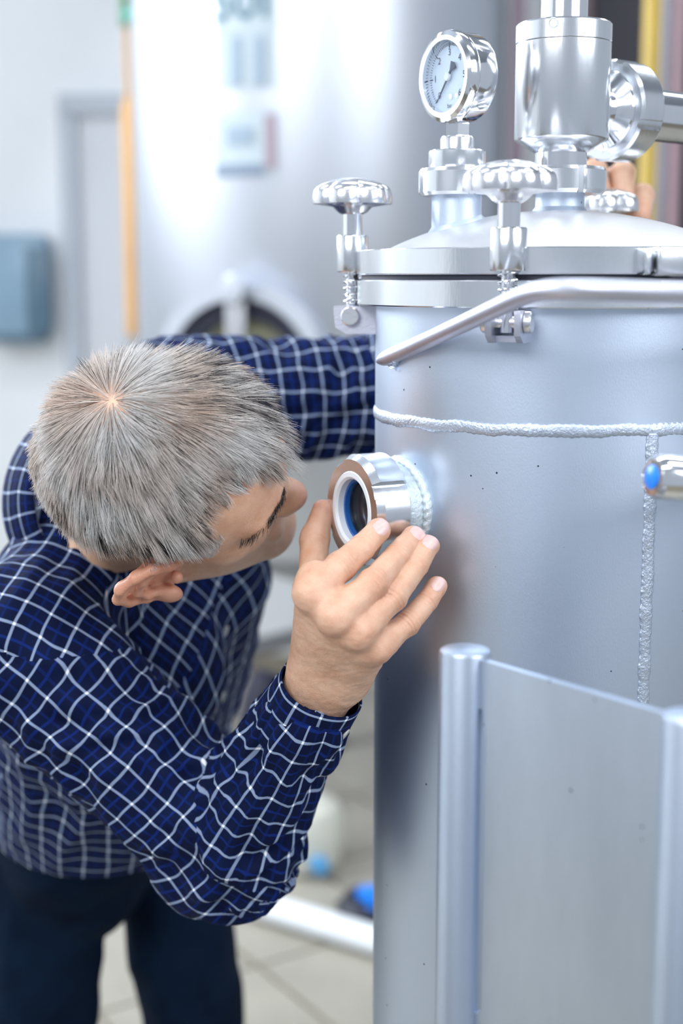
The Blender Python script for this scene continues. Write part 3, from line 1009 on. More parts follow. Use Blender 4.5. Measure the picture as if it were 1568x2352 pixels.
poly = [(RP * 0.9, zt - 0.004), (ln - RP * 0.9, zt - 0.004), (ln - RP * 0.9, 0.25), (RP * 0.9, 0.25), (RP * 0.9, z0), (RP + gap * 0.5, z0), (RP + gap, z0 + 0.006), (RP + gap, z1 - 0.02), (RP + gap * 0.4, z1), (RP * 0.9, z1)]
MB().prism(poly, np.array([b1[0], b1[1], 0]) - nrm * 0.003, dv, np.array([0, 0, 1.0]), nrm, 0.006).obj('plate', M['plate'], stand)

# ================================================================== PERSON
# ------------------------------------------------------------------ implicit-surface modelling tools


class Field:
    def __init__(s, lo, hi, h):
        s.lo, s.h = np.asarray(lo, float), h
        n = np.ceil((np.asarray(hi) - s.lo) / h).astype(int) + 1
        s.ax = [(s.lo[i] + h * np.arange(n[i])).astype(np.float32) for i in range(3)]
        s.f = np.full(n, 0.2, np.float32)

    def _sl(s, lo, hi):
        out = []
        for i in range(3):
            a = max(0, int((lo[i] - s.lo[i]) / s.h) - 1)
            b = min(len(s.ax[i]), int((hi[i] - s.lo[i]) / s.h) + 3)
            if b <= a:
                return None
            out.append(slice(a, b))
        return tuple(out)

    def _put(s, sl, d, k, sub=False):
        g = s.f[sl]
        if sub:
            d = -d
            if k > 0:
                hh = np.maximum(k - np.abs(g - d), 0) / k
                s.f[sl] = np.maximum(g, d) + hh * hh * k * 0.25
            else:
                s.f[sl] = np.maximum(g, d)
            return
        if k > 0:
            hh = np.maximum(k - np.abs(g - d), 0) / k
            s.f[sl] = np.minimum(g, d) - hh * hh * k * 0.25
        else:
            s.f[sl] = np.minimum(g, d)

    def cap(s, a, b, r0, r1=None, k=0.01, sub=False):
        a, b = np.asarray(a, float), np.asarray(b, float)
        r1 = r0 if r1 is None else r1
        m = max(r0, r1) + k * 1.5 + 3 * s.h
        sl = s._sl(np.minimum(a, b) - m, np.maximum(a, b) + m)
        if sl is None:
            return s
        X, Y, Z = [s.ax[i][sl[i]] for i in range(3)]
        X, Y, Z = X[:, None, None] - a[0], Y[None, :, None] - a[1], Z[None, None, :] - a[2]
        v = b - a
        L = max(v.dot(v), 1e-12)
        t = np.clip((X * v[0] + Y * v[1] + Z * v[2]) / L, 0, 1)
        d = np.sqrt((X - t * v[0]) ** 2 + (Y - t * v[1]) ** 2 + (Z - t * v[2]) ** 2) - (r0 + (r1 - r0) * t)
        s._put(sl, d, k, sub)
        return s

    def chain(s, pts, rs, k=0.008):
        for i in range(len(pts) - 1):
            s.cap(pts[i], pts[i + 1], rs[i], rs[i + 1], k)
        return s

    def ell(s, c, r, R=None, k=0.01, sub=False):
        c, r = np.asarray(c, float), np.asarray(r, float)
        m = r.max() + k * 1.5 + 3 * s.h
        sl = s._sl(c - m, c + m)
        if sl is None:
            return s
        X, Y, Z = [s.ax[i][sl[i]] for i in range(3)]
        X, Y, Z = X[:, None, None] - c[0], Y[None, :, None] - c[1], Z[None, None, :] - c[2]
        if R is not None:
            X, Y, Z = (X * R[0][0] + Y * R[0][1] + Z * R[0][2], X * R[1][0] + Y * R[1][1] + Z * R[1][2], X * R[2][0] + Y * R[2][1] + Z * R[2][2])
        k0 = np.sqrt((X / r[0]) ** 2 + (Y / r[1]) ** 2 + (Z / r[2]) ** 2)
        k1 = np.sqrt((X / r[0] ** 2) ** 2 + (Y / r[1] ** 2) ** 2 + (Z / r[2] ** 2) ** 2)
        d = k0 * (k0 - 1) / np.maximum(k1, 1e-6)
        s._put(sl, d, k, sub)
        return s

    def cut_below(s, z):
        d = z - s.ax[2]
        s.f = np.maximum(s.f, d[None, None, :])
        return s

    def mesh(s, smooth=2):
        f = s.f
        S = f < 0
        nx, ny, nz = f.shape
        c = np.zeros((nx - 1, ny - 1, nz - 1), np.uint8)
        for dx in (0, 1):
            for dy in (0, 1):
                for dz in (0, 1):
                    c += S[dx:nx - 1 + dx, dy:ny - 1 + dy, dz:nz - 1 + dz]
        mask = (c > 0) & (c < 8)
        ci = np.argwhere(mask)
        idx = np.full(mask.shape, -1, np.int64)
        idx[mask] = np.arange(len(ci))
        acc, cnt = np.zeros((len(ci), 3)), np.zeros(len(ci))
        cor = [np.array((x, y, z)) for x in (0, 1) for y in (0, 1) for z in (0, 1)]
        for i in range(8):
            for j in range(i + 1, 8):
                if np.abs(cor[i] - cor[j]).sum() != 1:
                    continue
                A, B = ci + cor[i], ci + cor[j]
                fa, fb = f[A[:, 0], A[:, 1], A[:, 2]], f[B[:, 0], B[:, 1], B[:, 2]]
                x = (fa < 0) != (fb < 0)
                t = np.where(x, fa / np.where(x, fa - fb, 1), 0)
                acc += np.where(x[:, None], cor[i] + t[:, None] * (cor[j] - cor[i]), 0)
                cnt += x
        V = s.lo + s.h * (ci + acc / cnt[:, None])
        Q = []
        for axn in range(3):
            sa = [slice(1, -1)] * 3
            sa[axn] = slice(0, -1)
            sb = [slice(1, -1)] * 3
            sb[axn] = slice(1, None)
            s0_, s1_ = S[tuple(sa)], S[tuple(sb)]
            e = np.argwhere(s0_ != s1_)
            flip = s0_[e[:, 0], e[:, 1], e[:, 2]]
            o1, o2 = [k for k in range(3) if k != axn]
            g = e.copy()
            g[:, o1] += 1
            g[:, o2] += 1

            def gi(d1, d2):
                h = g.copy()
                h[:, o1] += d1
                h[:, o2] += d2
                return idx[h[:, 0], h[:, 1], h[:, 2]]
            q = np.stack([gi(-1, -1), gi(0, -1), gi(0, 0), gi(-1, 0)], 1)
            fl = flip if axn != 1 else ~flip
            q[~fl] = q[~fl][:, ::-1]
            Q.append(q)
        Q = np.concatenate(Q)
        Q = Q[(Q >= 0).all(1)]
        if smooth:
            V = lap(V, Q, smooth)
        return V, Q


def edges_of(Q):
    e = np.concatenate([Q[:, [0, 1]], Q[:, [1, 2]], Q[:, [2, 3]], Q[:, [3, 0]]])
    e = np.concatenate([e, e[:, ::-1]])
    return e


def lap(V, Q, it, lam=0.5):
    e = edges_of(Q)
    n = len(V)
    deg = np.maximum(np.bincount(e[:, 0], minlength=n), 1)
    V = V.copy()
    one = V.ndim == 1
    if one:
        V = V[:, None]
    for k in range(it):
        for l in ((lam, -lam * 1.04) if not one else (lam,)):
            av = np.stack([np.bincount(e[:, 0], V[e[:, 1], c], minlength=n) for c in range(V.shape[1])], 1) / deg[:, None]
            V = V + l * (av - V)
    return V[:, 0] if one else V


def vnormals(V, Q):
    a, b, c, d = [V[Q[:, i]] for i in range(4)]
    fn = np.cross(c - a, d - b)
    n = np.zeros_like(V)
    for i in range(4):
        for k in range(3):
            n[:, k] += np.bincount(Q[:, i], fn[:, k], minlength=len(V))
    return n / np.maximum(np.linalg.norm(n, axis=1), 1e-12)[:, None]


def fast_mesh(name, V, Q, mat, parent=None, uv=None, attrs=None):
    me = bpy.data.meshes.new(name)
    n, m = len(V), len(Q)
    w = Q.shape[1]
    me.vertices.add(n)
    me.vertices.foreach_set('co', np.asarray(V, np.float32).ravel())
    me.loops.add(m * w)
    me.loops.foreach_set('vertex_index', Q.astype(np.int32).ravel())
    me.polygons.add(m)
    me.polygons.foreach_set('loop_start', np.arange(0, m * w, w, dtype=np.int32))
    me.polygons.foreach_set('use_smooth', np.ones(m, bool))
    if uv is not None:
        u = me.uv_layers.new(name='UVMap')
        u.data.foreach_set('uv', np.asarray(uv, np.float32).ravel())
    if attrs:
        for k, a in attrs.items():
            if a.ndim == 1:
                t = me.attributes.new(k, 'FLOAT', 'POINT')
                t.data.foreach_set('value', a.astype(np.float32))
            else:
                t = me.attributes.new(k, 'FLOAT_COLOR', 'POINT')
                t.data.foreach_set('color', np.concatenate([a, np.ones((len(a), 1))], 1).astype(np.float32).ravel())
    me.update(calc_edges=True)
    me.validate()
    o = bpy.data.objects.new(name, me)
    COL.objects.link(o)
    me.materials.append(mat)
    if parent:
        setpar(o, parent)
    return o


# ------------------------------------------------------------------ cloth, skin, hair materials
def plaid_mat(sp=0.0235):
    m, nt, b = new_mat('navy_windowpane_plaid')
    L = nt.links.new
    uv = nd(nt, 'ShaderNodeUVMap')
    nz = nd(nt, 'ShaderNodeTexNoise', i_Scale=22.0, i_Detail=2.0)
    L(uv.outputs[0], nz.inputs['Vector'])
    off = nd(nt, 'ShaderNodeVectorMath', operation='SUBTRACT')
    off.inputs[1].default_value = (0.5, 0.5, 0.5)
    L(nz.outputs['Color'], off.inputs[0])
    sc = nd(nt, 'ShaderNodeVectorMath', operation='SCALE')
    sc.inputs['Scale'].default_value = 0.006
    L(off.outputs[0], sc.inputs[0])
    ad = nd(nt, 'ShaderNodeVectorMath', operation='ADD')
    L(uv.outputs[0], ad.inputs[0])
    L(sc.outputs[0], ad.inputs[1])
    sep = nd(nt, 'ShaderNodeSeparateXYZ')
    L(ad.outputs[0], sep.inputs[0])

    def mth(op, a, b_=None):
        n = nd(nt, 'ShaderNodeMath', operation=op)
        for i, q in enumerate((a, b_)):
            if q is None:
                continue
            if isinstance(q, (int, float)):
                n.inputs[i].default_value = q
            else:
                L(q, n.inputs[i])
        return n.outputs[0]

    def line(sock, shift, w):
        t = mth('ADD', mth('DIVIDE', sock, sp), shift)
        fr_ = mth('FRACT', t)
        d = mth('ABSOLUTE', mth('SUBTRACT', fr_, 0.5))
        mr = nd(nt, 'ShaderNodeMapRange', interpolation_type='SMOOTHSTEP')
        mr.inputs[1].default_value = w * 1.35
        mr.inputs[2].default_value = w * 0.7
        L(d, mr.inputs[0])
        return mr.outputs[0]
    lu, lv = line(sep.outputs[0], 0.0, 0.048), line(sep.outputs[1], 0.0, 0.048)
    bu, bv = line(sep.outputs[0], 0.5, 0.05), line(sep.outputs[1], 0.5, 0.05)
    # base navy with weave
    wv = nd(nt, 'ShaderNodeTexNoise', i_Scale=60.0, i_Detail=3.0)
    L(uv.outputs[0], wv.inputs['Vector'])
    base = nd(nt, 'ShaderNodeMix', data_type='RGBA')
    base.inputs[6].default_value = (0.0016, 0.0042, 0.021, 1)
    base.inputs[7].default_value = (0.0026, 0.0090, 0.048, 1)
    L(wv.outputs['Fac'], base.inputs[0])
    m1 = nd(nt, 'ShaderNodeMix', data_type='RGBA')
    m1.inputs[7].default_value = (0.006, 0.026, 0.20, 1)
    L(base.outputs[2], m1.inputs[6])
    L(mth('MULTIPLY', mth('MAXIMUM', bu, mth('MULTIPLY', bv, 0.5)), 0.55), m1.inputs[0])
    m2 = nd(nt, 'ShaderNodeMix', data_type='RGBA')
    m2.inputs[7].default_value = (0.23, 0.29, 0.43, 1)
    L(m1.outputs[2], m2.inputs[6])
    L(mth('MAXIMUM', lu, lv), m2.inputs[0])
    m3 = nd(nt, 'ShaderNodeMix', data_type='RGBA')
    m3.inputs[7].default_value = (0.86, 0.88, 0.90, 1)
    L(m2.outputs[2], m3.inputs[6])
    L(mth('MULTIPLY', lu, lv), m3.inputs[0])
    L(m3.outputs[2], b.inputs['Base Color'])
    b.inputs['Roughness'].default_value = 0.75
    b.inputs['Specular IOR Level'].default_value = 0.10
    b.inputs['Sheen Weight'].default_value = 0.0
    fine = nd(nt, 'ShaderNodeTexNoise', i_Scale=900.0, i_Detail=2.0)
    L(uv.outputs[0], fine.inputs['Vector'])
    bp = nd(nt, 'ShaderNodeBump', i_Strength=0.15, i_Distance=0.001)
    L(fine.outputs['Fac'], bp.inputs['Height'])
    L(bp.outputs[0], b.inputs['Normal'])
    return m


def skin_mat():
    m, nt, b = new_mat('skin')
    L = nt.links.new
    at = nd(nt, 'ShaderNodeAttribute', attribute_name='tint')
    tc = nd(nt, 'ShaderNodeTexCoord')
    nz = nd(nt, 'ShaderNodeTexNoise', i_Scale=55.0, i_Detail=5.0, i_Roughness=0.65)
    L(tc.outputs['Object'], nz.inputs['Vector'])
    mx = nd(nt, 'ShaderNodeMix', data_type='RGBA')
    mx.inputs[6].default_value = (0.72, 0.46, 0.32, 1)
    mx.inputs[7].default_value = (0.60, 0.33, 0.21, 1)
    mr = nd(nt, 'ShaderNodeMapRange')
    mr.inputs[1].default_value, mr.inputs[2].default_value = 0.35, 0.7
    L(nz.outputs['Fac'], mr.inputs[0])
    L(mr.outputs[0], mx.inputs[0])
    m2 = nd(nt, 'ShaderNodeMix', data_type='RGBA')
    m2.inputs[7].default_value = (0.58, 0.21, 0.135, 1)
    L(mx.outputs[2], m2.inputs[6])
    L(at.outputs['Fac'], m2.inputs[0])
    L(m2.outputs[2], b.inputs['Base Color'])
    b.inputs['Roughness'].default_value = 0.46
    b.inputs['Subsurface Weight'].default_value = 0.12
    b.inputs['Subsurface Radius'].default_value = (0.9, 0.35, 0.2)
    b.inputs['Subsurface Scale'].default_value = 0.006
    vo = nd(nt, 'ShaderNodeTexVoronoi', i_Scale=750.0)
    L(tc.outputs['Object'], vo.inputs['Vector'])
    n3 = nd(nt, 'ShaderNodeTexNoise', i_Scale=260.0, i_Detail=5.0)
    L(tc.outputs['Object'], n3.inputs['Vector'])
    sm = nd(nt, 'ShaderNodeMath', operation='ADD')
    L(vo.outputs['Distance'], sm.inputs[0])
    L(n3.outputs['Fac'], sm.inputs[1])
    bp = nd(nt, 'ShaderNodeBump', i_Strength=0.30, i_Distance=0.0006)
    L(sm.outputs[0], bp.inputs['Height'])
    L(bp.outputs[0], b.inputs['Normal'])
    return m


def hair_mat():
    m, nt, b = new_mat('grey_hair')
    L = nt.links.new
    at = nd(nt, 'ShaderNodeAttribute', attribute_name='haircol')
    L(at.outputs['Color'], b.inputs['Base Color'])
    tr = nd(nt, 'ShaderNodeBsdfTranslucent')
    L(at.outputs['Color'], tr.inputs['Color'])
    mxs = nd(nt, 'ShaderNodeMixShader')
    mxs.inputs[0].default_value = 0.50
    L(b.outputs[0], mxs.inputs[1])
    L(tr.outputs[0], mxs.inputs[2])
    L(mxs.outputs[0], nt.nodes['Material Output'].inputs['Surface'])
    b.inputs['Roughness'].default_value = 0.42
    b.inputs['Specular IOR Level'].default_value = 0.45
    return m


def denim_mat():
    m = pbr('dark_denim', (0.0020, 0.0065, 0.019), 0.85, 0.0, 0.5, 9.0, 0.25, 700, spec=0.08, col2=(0.0045, 0.0145, 0.036))
    return m


M['plaid'], M['skin'], M['hair'], M['denim'] = plaid_mat(), skin_mat(), hair_mat(), denim_mat()

# ------------------------------------------------------------------ joints (pixel rays + depth)
RSH, REL, RWR = P(45, 1490, 1.29), P(528, 1925, 1.255), P(757, 1545, 1.150)
LSH, LEL, LWR = P(380, 930, 1.60), P(885, 905, 1.67), P(1345, 560, 1.545)
NB = P(225, 1150, 1.43)
HPC = P(215, 1900, 1.84)
lat = LSH - RSH
lat /= np.linalg.norm(lat)
spine = NB - HPC
slen = np.linalg.norm(spine)
spd = spine / slen
fwd = np.cross(lat, spd)
fwd /= np.linalg.norm(fwd)           # chest direction
if fwd[0] < 0:
    fwd = -fwd
lat2 = np.cross(spd, fwd)
if lat2.dot(lat) < 0:
    lat2 = -lat2
print('JOINTS shoulders', np.linalg.norm(LSH - RSH), 'upperR', np.linalg.norm(REL - RSH), 'foreR', np.linalg.norm(RWR - REL), 'upperL', np.linalg.norm(LEL - LSH),
      'foreL', np.linalg.norm(LWR - LEL), 'spine', slen, 'hip z', HPC[2])

person = thing('person', 'grey-haired man in navy plaid shirt bending to look into the sight glass', 'person', (HPC[0], HPC[1], 0))

# ------------------------------------------------------------------ head
hu = np.array([-0.04, -0.86, 0.52])
hu /= np.linalg.norm(hu)
HC = P(370, 1058, 1.20) - hu * 0.045
hf = np.array([1.0, 0.0, -0.06])
hf = hf - hu * hf.dot(hu)
hf /= np.linalg.norm(hf)
hl = np.cross(hu, hf)
HM = np.stack([hf, hl, hu])           # rows: local axes in world


def h2w(p):
    return HC + np.asarray(p) @ HM


def w2h(p):
    return HM @ (np.asarray(p) - HC)


fd = Field((-0.125, -0.137, -0.16), (0.145, 0.137, 0.15), 0.0019)
fd.ell((-0.006, 0, 0.045), (0.100, 0.0815, 0.086), k=0.0)
fd.ell((0.030, 0, 0.045), (0.066, 0.066, 0.064), k=0.03)
fd.ell((0.036, 0, -0.032), (0.056, 0.060, 0.078), k=0.035)
fd.cap((-0.035, 0, -0.035), w2h(NB), 0.050, 0.056, k=0.035)
for s_ in (-1, 1):
    fd.cap((0.082, s_ * 0.045, 0.026), (0.092, s_ * 0.016, 0.026), 0.011, 0.010, k=0.022)      # brow
    fd.cap((0.052, s_ * 0.052, -0.008), (0.068, s_ * 0.036, -0.016), 0.016, 0.014, k=0.025)    # cheekbone
    fd.cap((0.0, s_ * 0.055, -0.062), (0.078, s_ * 0.016, -0.096), 0.017, 0.016, k=0.03)      # jaw
    fd.ell((0.100, s_ * 0.033, 0.006), (0.016, 0.017, 0.012), k=0.010, sub=True)               # socket
    fd.ell((0.0785, s_ * 0.033, 0.006), (0.0125, 0.0125, 0.0125), k=0.003)                     # lid over eye
    fd.cap((0.088, s_ * 0.045, 0.012), (0.094, s_ * 0.022, 0.013), 0.0035, 0.0035, k=0.006)
    fd.ell((0.098, s_ * 0.012, -0.027), (0.010, 0.0075, 0.0075), k=0.006)                        # nostril wing
fd.cap((0.092, 0, 0.018), (0.107, 0, -0.022), 0.0075, 0.0100, k=0.012)
fd.ell((0.108, 0, -0.023), (0.0115, 0.012, 0.010), k=0.008)
fd.ell((0.084, 0, -0.099), (0.018, 0.022, 0.016), k=0.02)
fd.cap((0.090, -0.022, -0.060), (0.090, 0.022, -0.060), 0.007, 0.007, k=0.008)
fd.cap((0.089, -0.019, -0.070), (0.089, 0.019, -0.070), 0.0075, 0.0075, k=0.008)
fd.cap((0.104, -0.022, -0.065), (0.104, 0.022, -0.065), 0.0045, 0.0045, k=0.004, sub=True)
# ears: (p back, q up, o out)
EAR = {}
for s_ in (-1, 1):
    eb = np.array((0.016, s_ * 0.0745, 0.002))

    def E(p, q, o, s_=s_, eb=eb):
        return eb + np.array((-p * 1.12, s_ * o * (1.45 if s_ < 0 else 0.75), q * 1.08))
    helix = [(0.002, 0.010, 0.004), (0.003, 0.026, 0.010), (0.012, 0.035, 0.015), (0.026, 0.034, 0.021), (0.038, 0.025, 0.026), (0.042, 0.009, 0.028), (0.037, -0.008, 0.025), (0.026, -0.020, 0.019), (0.014, -0.029, 0.012)]
    for i in range(len(helix) - 1):
        fd.cap(E(*helix[i]), E(*helix[i + 1]), 0.0040, 0.0040, k=0.003)
    for p, q, o in helix[1:]:
        fd.cap(E(p * 0.95, q * 0.95, o * 0.86), E(p * 0.30, q * 0.25, -0.001), 0.0034, 0.0060, k=0.008)
    ant = [(0.012, 0.025, 0.013), (0.023, 0.018, 0.019), (0.028, 0.005, 0.022), (0.023, -0.008, 0.020), (0.015, -0.014, 0.016)]
    for i in range(len(ant) - 1):
        fd.cap(E(*ant[i]), E(*ant[i + 1]), 0.0034, 0.0034, k=0.004)
    fd.ell(E(0.009, -0.022, 0.015), (0.0120, 0.0075, 0.0115), k=0.006)
    fd.ell(E(0.001, -0.003, 0.0095), (0.0055, 0.0055, 0.0065), k=0.004)
    fd.ell(E(0.014, 0.001, 0.019), (0.0105, 0.0095, 0.0105), k=0.004, sub=True)
headV, headQ = fd.mesh(2)
tint_h = np.zeros(len(headV))
ear = (np.abs(headV[:, 1]) > 0.077) & (headV[:, 2] < 0.045) & (headV[:, 2] > -0.045) & (headV[:, 0] < 0.022) & (headV[:, 0] > -0.045)
tint_h[ear] = 0.55
tint_h += 0.6 * np.exp(-((headV - (0.122, 0, -0.027)) ** 2).sum(1) / 0.018 ** 2)
tint_h = np.clip(tint_h + 0.15 * perlin(headV * 40), 0, 1)
headW = h2w(headV)

# ------------------------------------------------------------------ right hand (on the sight glass)
FIN = {
    'index': [(717, 1362, 1.080), (782, 1302, 1.098), (832, 1257, 1.116), (869, 1218, 1.130)],
    'middle': [(769, 1414, 1.072), (856, 1341, 1.094), (912, 1278, 1.126), (949, 1235, 1.150)],
    'ring': [(819, 1449, 1.080), (901, 1372, 1.102), (955, 1298, 1.130), (983, 1254, 1.146)],
    'little': [(861, 1484, 1.096), (936, 1432, 1.114), (980, 1381, 1.129), (1003, 1347, 1.138)],
}
RAD = {'index': (0.0132, 0.0118, 0.0108, 0.0094), 'middle': (0.0132, 0.0118, 0.0108, 0.0095), 'ring': (0.0126, 0.0112, 0.0102, 0.0090), 'little': (0.0112, 0.0098, 0.0090, 0.0081)}
fpts = {k: [P(*q) for q in v] for k, v in FIN.items()}
for k, v in fpts.items():
    # keep the finger just on the shell surface, never inside
    for i in range(len(v)):
        rr_ = math.hypot(v[i][0] - TX, v[i][1] - TY)
        need = TR + RAD[k][i] * 0.93
        if rr_ < need:
            dirv = (v[i] - np.array([0, 0, CZ]))
            dirv /= np.linalg.norm(dirv)
            for _ in range(60):
                if math.hypot(v[i][0] - TX, v[i][1] - TY) >= need:
                    break
                v[i] = v[i] - dirv * 0.001
wr = RWR
fdir = (RWR - REL) / np.linalg.norm(RWR - REL)
across = fpts['little'][0] - fpts['index'][0]
across -= fdir * across.dot(fdir)
across /= np.linalg.norm(across)
thumb = [P(742, 1468, 1.140), P(718, 1352, 1.178), P(722, 1240, 1.208), P(742, 1172, 1.226)]
hlo = np.min([q for v in fpts.values() for q in v] + thumb + [wr - fdir * 0.09], axis=0) - 0.03
hhi = np.max([q for v in fpts.values() for q in v] + thumb + [wr], axis=0) + 0.03
hd_ = Field(hlo, hhi, 0.00125)
WO = {'index': -0.019, 'middle': -0.006, 'ring': 0.008, 'little': 0.020}
palm_n = np.cross(across, fdir)
if palm_n[1] < 0:
    palm_n = -palm_n                  # palm side points away from the viewer
for k, v in fpts.items():
    w0 = wr + across * WO[k] * 0.85
    hd_.cap(w0, v[0], 0.0165, 0.0112, k=0.014)
    hd_.cap(w0 + palm_n * 0.012, v[0] + palm_n * 0.014, 0.0150, 0.0115, k=0.016)
hd_.cap(wr - across * 0.009, wr - fdir * 0.09 - across * 0.011, 0.0205, 0.024, k=0.016)
hd_.cap(wr + across * 0.007, wr - fdir * 0.09 + across * 0.010, 0.0200, 0.024, k=0.016)
hd_.cap(thumb[0] + palm_n * 0.004, thumb[1], 0.0165, 0.0135, k=0.018)
hd_.cap(thumb[1], fpts['index'][0] + palm_n * 0.02, 0.012, 0.010, k=0.018)
for k, v in fpts.items():
    r = RAD[k]
    hd_.chain(v, r, k=0.0014)
    hd_.cap(v[0], v[0] + (v[1] - v[0]) * 0.30, r[0] * 0.99, r[0] * 0.97, k=0.007)
    hd_.ell(v[0] - palm_n * 0.001, (0.0118,) * 3, k=0.010)       # knuckle
    hd_.ell(v[1], (r[1] * 1.06,) * 3, k=0.002)
    hd_.ell(v[3], (r[3] * 1.03,) * 3, k=0.0015)
hd_.chain(thumb[1:], (0.0130, 0.0122, 0.0098), k=0.005)
handV, handQ = hd_.mesh(2)
hn = vnormals(handV, handQ)
tint_r = np.zeros(len(handV))
disp = np.zeros(len(handV))
view = handV - np.array([0, 0, CZ])
view /= np.linalg.norm(view, axis=1)[:, None]
facing = np.clip(-(hn * view).sum(1) * 1.4, 0, 1)
for k, v in fpts.items():
    r = RAD[k]
    for j in (1, 2):
        axd = v[j + 1] - v[j - 1]
        axd /= np.linalg.norm(axd)
        rel = handV - v[j]
        s_ = rel @ axd
        rad = np.linalg.norm(rel - np.outer(s_, axd), axis=1)
        near = np.exp(-(s_ / (0.0062 if j == 1 else 0.0045)) ** 2) * (rad < r[j] * 1.35) * facing
        disp += near * 0.0009 * np.cos(s_ * 2 * math.pi / 0.0036 + 1.2 * np.sin(rad * 600)) * (1.0 if j == 1 else 0.7)
        tint_r += (0.55 if j == 1 else 0.3) * np.exp(-(np.linalg.norm(rel, axis=1) / 0.011) ** 2)
    tint_r += 0.45 * np.exp(-(np.linalg.norm(handV - v[0], axis=1) / 0.014) ** 2)
    tint_r += 0.42 * np.exp(-(np.linalg.norm(handV - v[3], axis=1) / 0.011) ** 2)
tint_r += 0.5 * np.exp(-(np.linalg.norm(handV - thumb[3], axis=1) / 0.02) ** 2)
disp += 0.0005 * perlin(handV * 75) + 0.00035 * perlin(handV * 190)
# tendons on the back of the hand
for k, v in fpts.items():
    w0 = wr + across * WO[k] * 0.5
    ab = v[0] - w0
    t_ = np.clip(((handV - w0) @ ab) / ab.dot(ab), 0, 1)
    dd = np.linalg.norm((handV - (w0 + np.outer(t_, ab)))- np.outer(((handV - (w0 + np.outer(t_, ab))) @ palm_n), palm_n), axis=1)
    disp += 0.0011 * np.exp(-(dd / 0.0032) ** 2) * np.clip((t_ - 0.25) * 3, 0, 1) * (t_ < 0.99) * facing
handV = handV + hn * disp[:, None]
tint_r = np.clip(tint_r + 0.12 * perlin(handV * 110), 0, 1)

# ------------------------------------------------------------------ left hand (on the knob behind the lid)
KB = np.array([CB[0], CB[1], CZ + 0.075])
LF = [[(1318, 500, 1.56), (1336, 408, 1.535), (1366, 392, 1.50), (1382, 452, 1.478)],
      [(1392, 505, 1.57), (1402, 415, 1.54), (1430, 398, 1.50), (1432, 470, 1.474)],
      [(1455, 520, 1.575), (1452, 455, 1.55), (1474, 450, 1.515), (1470, 498, 1.49)],
      [(1290, 520, 1.55), (1296, 440, 1.53), (1318, 425, 1.50), (1330, 470, 1.482)]]
lf = [[P(*q) for q in v] for v in LF]
lw = LWR
allp = np.array([q for v in lf for q in v] + [lw])
ld = Field(allp.min(0) - 0.05, allp.max(0) + 0.05, 0.0016)
ldir = (LWR - LEL) / np.linalg.norm(LWR - LEL)
for v in lf:
    ld.cap(lw, v[0], 0.021, 0.014, k=0.018)
    ld.chain(v, (0.0135, 0.0122, 0.0122, 0.0105), k=0.004)
ld.cap(lw, lw - ldir * 0.04, 0.025, 0.026, k=0.015)
ld.chain([lw + (lf[3][0] - lw) * 0.3, P(1285, 500, 1.53), P(1310, 492, 1.495)], (0.015, 0.012, 0.010), k=0.006)
lhV, lhQ = ld.mesh(2)
tint_l = np.zeros(len(lhV))
for v in lf:
    tint_l += 0.5 * np.exp(-(np.linalg.norm(lhV - v[3], axis=1) / 0.014) ** 2)

# ------------------------------------------------------------------ trunk and limbs under the clothes (coarse), all one body mesh
RHJ, LHJ = P(100, 1900, 1.80), P(380, 1905, 1.92)
RKN, LKN = P(92, 2440, 1.78), P(455, 2440, 1.90)
RAN, LAN = np.array([RKN[0] - 0.03, RKN[1] + 0.05, 0.09]), np.array([LKN[0] - 0.02, LKN[1] + 0.04, 0.09])
CH = NB - spd * 0.17 + fwd * 0.0
bl = np.min([RAN, LAN, RSH, LSH, NB, HPC], axis=0) - 0.25
bh = np.max([RAN, LAN, RSH, LSH, NB, HPC, LEL], axis=0) + 0.2
bf = Field(bl, bh, 0.010)
for s_ in (-1, 1):
    bf.cap(HPC + spd * 0.06 + lat2 * s_ * 0.05, CH + lat2 * s_ * 0.08 + fwd * 0.03, 0.072, 0.095, k=0.04)
bf.cap(RSH, LSH, 0.048, 0.048, k=0.05)
bf.cap(NB - spd * 0.08, h2w((-0.03, 0, -0.04)), 0.052, 0.042, k=0.02)
bf.chain([RSH, REL, RWR - fdir * 0.05], (0.045, 0.038, 0.024), k=0.02)
bf.chain([LSH, LEL, LWR], (0.045, 0.038, 0.024), k=0.02)
bf.cap(RHJ, LHJ, 0.06, 0.06, k=0.03)
bf.chain([RHJ, RKN, RAN], (0.06, 0.05, 0.032), k=0.03)
bf.chain([LHJ, LKN, LAN], (0.06, 0.05, 0.032), k=0.03)
trV, trQ = bf.mesh(1)
VV = np.concatenate([headW, handV, lhV, trV])
QQ = np.concatenate([headQ, handQ + len(headW), lhQ + len(headW) + len(handV), trQ + len(headW) + len(handV) + len(lhV)])
TT = np.concatenate([tint_h, tint_r, np.clip(tint_l, 0, 1), np.zeros(len(trV))])
body = fast_mesh('body', VV, QQ, M['skin'], person, attrs={'tint': TT})

